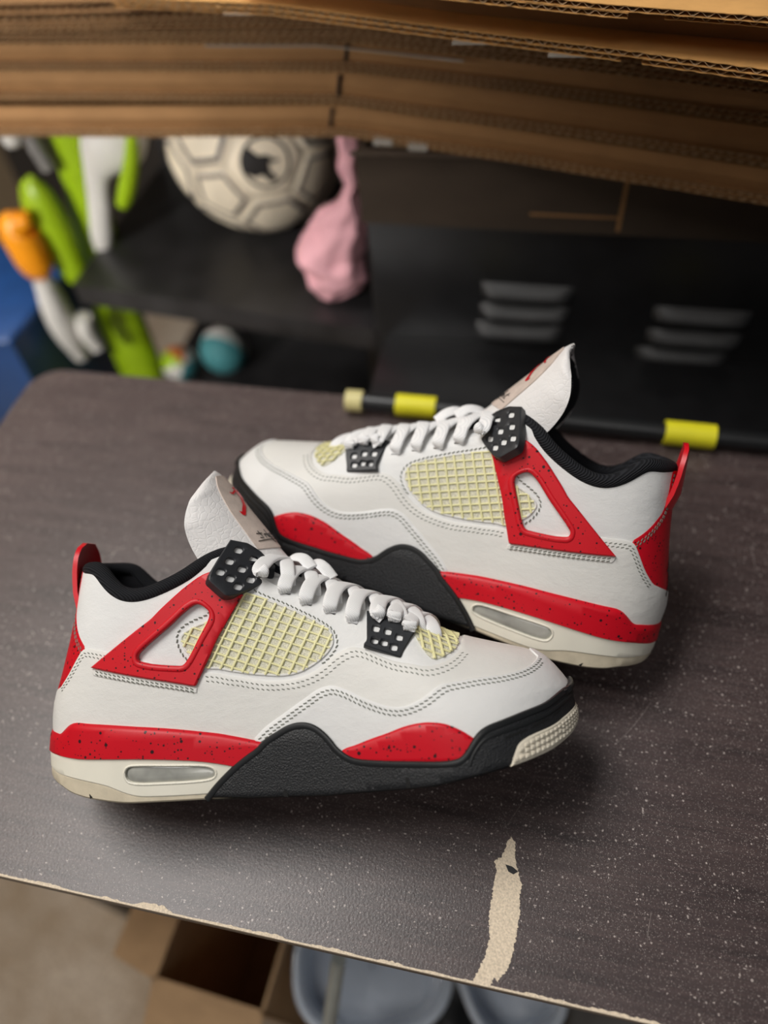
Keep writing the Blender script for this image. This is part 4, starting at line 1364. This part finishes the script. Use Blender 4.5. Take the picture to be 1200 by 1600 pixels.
def ext(pl):
    (xa, ya), (xb, yb) = pl[0], pl[1]; l = [(XL, ya+(yb-ya)/(xb-xa)*(XL-xa)*.3)] if xa > XL+.02 and xa < -.45 else []
    (xc, yc), (xd, yd) = pl[-2], pl[-1]; r_ = [(XR, yd+(yd-yc)/(xd-xc)*(XR-xd))] if xd > .1 else []
    return l+[tuple(p) for p in pl]+r_
LAY = [
    (.1565, [(-.513, .620), (-.324, .629), (-.188, .637), (-.039, .602), (.149, .553)], 'bottom flattened box of the stack, tan side above its fluted edge'),
    (.180, [(-.513, .640), (-.192, .646), (-.04, .610), (.143, .562)], 'second flattened box from the bottom of the stack'),
    (.2045, [(-.504, .644), (-.172, .649), (-.043, .620), (.137, .572)], 'third flattened box from the bottom of the stack, in deep shade'),
    (.2275, [(-.489, .640), (-.169, .646), (.13, .566)], 'fourth flattened box from the bottom, with shiny tape along its edge'),
    (.2430, [(-.474, .626), (-.253, .640), (-.093, .628), (.13, .57)], 'fifth flattened box from the bottom, its wavy flutes showing at left'),
]
for i, (z, pl, lab) in enumerate(LAY):
    pl = ext(pl); zt = LAY[i+1][0] if i < len(LAY)-1 else .2625
    b_ = empty('flattened_box', (0, 0, 0), label=lab, cat='cardboard', group=None)
    dp = .085 if i == 0 else .30
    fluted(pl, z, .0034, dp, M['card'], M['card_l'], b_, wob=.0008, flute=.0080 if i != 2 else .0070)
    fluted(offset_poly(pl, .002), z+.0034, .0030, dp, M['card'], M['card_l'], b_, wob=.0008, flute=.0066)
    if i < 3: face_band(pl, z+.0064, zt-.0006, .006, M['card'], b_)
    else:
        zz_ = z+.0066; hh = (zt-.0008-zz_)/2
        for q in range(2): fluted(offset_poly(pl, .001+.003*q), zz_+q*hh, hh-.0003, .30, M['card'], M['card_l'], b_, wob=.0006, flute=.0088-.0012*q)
    if i < 3:   # crease where the box folds, its shade a near-black rod
        kx = pl[2][0] if i == 0 else pl[1][0]+0
        V, F = sweep([(-.200+i*.008, .641+i*.006, z+.0066), (-.196+i*.008, .639+i*.006, zt-.0008)], ell(.0016, .0014, 6)); mesh_obj('fold_slot', V, F, M['shadow'], b_)
    if i == 3:
        V, F = sweep([(-.30, .641, z-.0004), (-.20, .643, z-.0006), (-.08, .615, z-.0004)], [(-.0012, -.0004), (.0012, -.0004), (.0012, .0004), (-.0012, .0004)], None); mesh_obj('tape_strip', V, F, M['tape'], b_, smooth=False)
    if i == 0:
        for (tx, ty) in ((-.150, .6275), (-.118, .620)):
            V, F = box_vf((tx-.009, ty-.003, z-.0006), (tx+.008, ty+.03, z+.0036)); mesh_obj('tape_strip', V, F, M['tape'], b_, smooth=False)
# top right: box in brightened card, the light on it put into the colour
b_ = empty('flattened_box', (0, 0, 0), label='bright orange-tan flattened box near the top right, light from above put into its colour', cat='cardboard')
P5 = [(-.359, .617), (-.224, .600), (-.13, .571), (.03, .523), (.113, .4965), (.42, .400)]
fluted(P5, .2665, .0036, .30, M['card_lit'], M['card_l'], b_, wob=.0006, flute=.0088)
fluted([(x, y+.001) for x, y in P5], .2630, .0035, .30, M['card_lit'], M['card_l'], b_, 'inner_flap', x1=.031, flute=.0100)
fluted([(x, y+.001) for x, y in P5], .2630, .0035, .30, M['card_lit'], M['card_l'], b_, 'inner_flap', x0=.042, flute=.0100)
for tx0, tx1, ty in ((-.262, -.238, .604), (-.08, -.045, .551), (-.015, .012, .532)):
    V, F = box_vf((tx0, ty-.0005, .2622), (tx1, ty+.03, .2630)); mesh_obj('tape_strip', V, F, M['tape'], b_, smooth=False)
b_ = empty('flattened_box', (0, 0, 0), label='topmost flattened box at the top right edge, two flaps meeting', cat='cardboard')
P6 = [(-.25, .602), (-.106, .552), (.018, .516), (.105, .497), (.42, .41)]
fluted(P6, .2935, .0034, .30, M['card_lit'], M['card_l'], b_, flute=.0085)
fluted(P6, .2900, .0034, .30, M['card_lit'], M['card_l'], b_, 'inner_flap', x1=.030, flute=.0085)
fluted(offset_poly(P6, .004), .2900, .0034, .30, M['card_lit'], M['card_l'], b_, 'inner_flap', x0=.050, flute=.0085)
face_band(offset_poly(P6, .02), .2702, .2900, .02, M['card'], b_, 'inner_fold')

# ------------------------------------------------------------------ taped pole
pole = empty('pole', (0, .4605, .0105), label='black pole with yellow tape bands lying along the back edge of the desk', cat='pole')
def rod(name, a, b, r, mat, parent, k=20):
    V, F = sweep(np.array([a, b], float), ell(r, r, k), [(0, 0, 1)]*2); return mesh_obj(name, V, F, mat, parent, sharp=50)
rod('tube', (-.145, 0, 0), (.60, -.010, 0), .0075, M['black_smooth'], pole)
rod('end_cap', (-.160, 0, 0), (-.145, 0, 0), .0095, M['cream'], pole)
rod('yellow_band', (-.115, 0, 0), (-.080, 0, 0), .0098, M['yellow'], pole)
rod('yellow_band', (.110, -.0035, 0), (.149, -.0040, 0), .0102, M['yellow'], pole)

# ------------------------------------------------------------------ plastic toy at left
toy = empty('plastic_toy', (-.58, .75, FZ), label='lime green and white plastic toy with orange part, left of the black shelf', cat='toy')
def tp(x, y, z): return (x+.58, y-.75, z-FZ)
def tubepath(name, pts, radii, mat, flat=1.0, par=None):
    n = 8; Pp = catmull([tuple(p)+(r,) for p, r in zip(pts, radii)], n)
    V, F = sweep(Pp[:, :3], ell(1, flat, 20), [(0, -1, 0)]*len(Pp), scale=Pp[:, 3]); return mesh_obj(name, V, F, mat, toy if par is None else par, sharp=70)
tubepath('green_shell', [tp(-.565, .79, .14), tp(-.570, .79, .05), tp(-.585, .79, -.05), tp(-.60, .79, -.16), tp(-.605, .79, -.30), tp(-.605, .79, -.50), tp(-.605, .79, -.698)], [.024, .027, .028, .034, .036, .032, .032], M['green'], .7)
tubepath('green_arm', [tp(-.612, .75, .046), tp(-.615, .75, .03), tp(-.617, .75, -.01), tp(-.615, .75, -.06), tp(-.612, .75, -.100), tp(-.612, .75, -.108)], [.003, .018, .026, .024, .014, .003], M['green'], .7)
tubepath('white_handle', [tp(-.487, .77, .125), tp(-.493, .77, .085), tp(-.512, .765, .070), tp(-.530, .76, .045), tp(-.543, .755, .0), tp(-.557, .755, -.04), tp(-.565, .755, -.062)], [.034, .034, .030, .016, .014, .013, .006], M['white_p'], .7)
tubepath('orange_part', [tp(-.622, .72, .016), tp(-.625, .72, .006), tp(-.640, .72, -.005), tp(-.640, .72, -.035), tp(-.640, .72, -.065), tp(-.638, .72, -.078)], [.007, .010, .022, .025, .020, .006], M['orange'], .8)
tubepath('grey_bar', [tp(-.600, .76, .12), tp(-.597, .76, .085), tp(-.590, .76, .05)], [.010, .010, .010], M['grey_p'])
tubepath('white_knob', [tp(-.613, .75, .105), tp(-.612, .75, .085), tp(-.611, .75, .080)], [.012, .012, .004], M['white_p'])
tubepath('white_leg', [tp(-.640, .72, -.076), tp(-.643, .72, -.12), tp(-.645, .72, -.16), tp(-.640, .72, -.21)], [.012, .018, .018, .010], M['white_p'])
tubepath('white_clip', [tp(-.605, .72, -.135), tp(-.612, .72, -.16), tp(-.606, .72, -.19)], [.010, .013, .010], M['white_p'])
tubepath('green_strap', [tp(-.455, .74, .105), tp(-.464, .74, .080), tp(-.488, .74, .035), tp(-.498, .74, .020)], [.006, .008, .010, .008], M['green'])

binr = empty('storage_bin', (-.850, .755, -.36), label='dark blue plastic bin at the left edge, behind the desk corner', cat='bin')
V, F = box_vf((-.17, -.10, 0), (.17, .10, .23)); 
V = [(x*(1 if z > .1 else .93), y*(1 if z > .1 else .93), z) for x, y, z in V]; mesh_obj('tub', V, F, M['blue'], binr, smooth=False)
box('rim', (-.176, -.106, .222), (.176, .106, .235), M['blue'], binr, bevel=.006)
pb = empty('pale_box', (-.885, .68, FZ), label='pale cream box under the blue bin at the far left', cat='box')
box('carton', (-.25, -.27, 0), (.20, .27, .338), plain('cream_carton', (.50, .47, .40), .8), pb, bevel=.004)
V, F = box_vf((-.25, -.02, .3382), (.20, .02, .3388)); mesh_obj('lid_seam', V, F, M['tape'], pb, smooth=False)

# ------------------------------------------------------------------ things on the floor in front of / under the desk
def open_box(name, x0, x1, y0, y1, z1, label, flaps, rotz=0):
    cx, cy = (x0+x1)/2, (y0+y1)/2; w, d, h = (x1-x0)/2, (y1-y0)/2, z1-FZ
    r = empty(name, (cx, cy, FZ), label=label, cat='box'); t = .003
    box('side_panel', (-w, -d, 0), (-w+t, d, h), M['card_b'], r); box('side_panel', (w-t, -d, 0), (w, d, h), M['card_b'], r)
    box('front_panel', (-w, -d, 0), (w, -d+t, h), M['card_b'], r); box('back_panel', (-w, d-t, 0), (w, d, h), M['card_b'], r)
    box('bottom', (-w, -d, 0), (w, d, t), M['card_b'], r)
    for (side, ang, ln) in flaps:
        a = math.radians(ang); c, s = math.cos(a)*ln, math.sin(a)*ln
        if side == 'f': q = [(-w, -d, h), (w, -d, h), (w, -d-c, h+s), (-w, -d-c, h+s)]
        if side == 'l': q = [(-w, d, h), (-w, -d, h), (-w-c, -d+.01, h+s), (-w-c, d-.01, h+s)]
        if side == 'r': q = [(w, -d, h), (w, d, h), (w+c, d, h+s), (w+c, -d, h+s)]
        V = [Vector(p) for p in q]; n = (V[1]-V[0]).cross(V[2]-V[0]).normalized()*t
        V = V+[v+n for v in V]; F = [(0, 1, 2, 3), (7, 6, 5, 4), (0, 4, 5, 1), (1, 5, 6, 2), (2, 6, 7, 3), (3, 7, 4, 0)]
        mesh_obj('flap', V, F, M['card_b'], r, smooth=False)
    r.rotation_euler.z = rotz
    return r
open_box('cardboard_box', -.290, -.175, .022, .150, -.36, 'open brown cardboard box on the floor below the desk front', [('l', -15, .056), ('f', -30, .07)], math.radians(-3))
bag = empty('plastic_bag', (-.03, .10, FZ), label='shiny black bag on the floor beneath the desk', cat='bag')
for k, (p, r_) in enumerate((((-.045, .0, .085), (.07, .10, .085)), ((.03, -.02, .08), (.06, .10, .08)), ((.0, .02, .13), (.085, .09, .06)))):
    blob('bag_fold', p, r_, 'black_smooth', bag, seed=k*3, amp=.35, sub=4)
def tub(name, loc, rx, ry, h, label):
    r = empty(name, loc, label=label, cat='container', group='cloudy clear plastic containers under the desk front')
    V = []; F = []; n = 48
    rings = [(.80, 0), (.9, .02*h), (1.0, h), (1.06, h), (1.06, h-.006), (1.02, h-.006), (.97, h-.004), (.86, .05*h), (0.02, .05*h)]
    for (s, z) in rings:
        for i in range(n):
            t = 2*math.pi*i/n; e = 2.6
            V.append((rx*s*math.copysign(abs(math.cos(t))**(2/e), math.cos(t)), ry*s*math.copysign(abs(math.sin(t))**(2/e), math.sin(t)), z))
    for j in range(len(rings)-1):
        for i in range(n): F.append((j*n+i, j*n+(i+1) % n, (j+1)*n+(i+1) % n, (j+1)*n+i))
    mesh_obj('tub', V, F, M['clear'], r, sharp=50)
    V, F = sweep([(rx*1.06*math.copysign(abs(math.cos(t))**(2/2.6), math.cos(t)), ry*1.06*math.copysign(abs(math.sin(t))**(2/2.6), math.sin(t)), h) for t in np.linspace(0, 2*math.pi, 49)[:-1]], ell(.004, .003, 8), closed=True)
    mesh_obj('rolled_rim', V, F, M['clear'], r)
    return r
t1 = tub('plastic_tub', (-.096, .085, -.45), .072, .055, .055, 'cloudy clear plastic tub on the black bag, left of its pair'); t1.rotation_euler = (.1, .1, .25)
t2 = tub('plastic_tub', (.045, .11, -.45), .045, .055, .06, 'smaller cloudy clear plastic tub on the black bag, right of its pair'); t2.rotation_euler = (.1, -.08, .5)
rt = empty('metal_rod', (0, 0, 0), label='thin grey metal rod standing up from the floor below the desk front', cat='rod')
V, F = sweep(np.array([(-.102, .064, -.24), (-.150, -.15, -.70)]), ell(.0062, .0062, 16), [(0, 1, 0)]*2); mesh_obj('rod_shaft', V, F, M['rod'], rt)
V, F = sweep(np.array([(-.1017, .0654, -.237), (-.1024, .0625, -.244)]), ell(.006, .006, 16), [(0, 1, 0)]*2); mesh_obj('rod_cap', V, F, M['rod'], rt)
gp = empty('grey_panel', (.21, .02, FZ), label='grey panel on the floor under the right end of the desk front', cat='panel')
box('board', (-.09, -.10, 0), (.30, .20, .16), M['grey_p'], gp, bevel=.006)
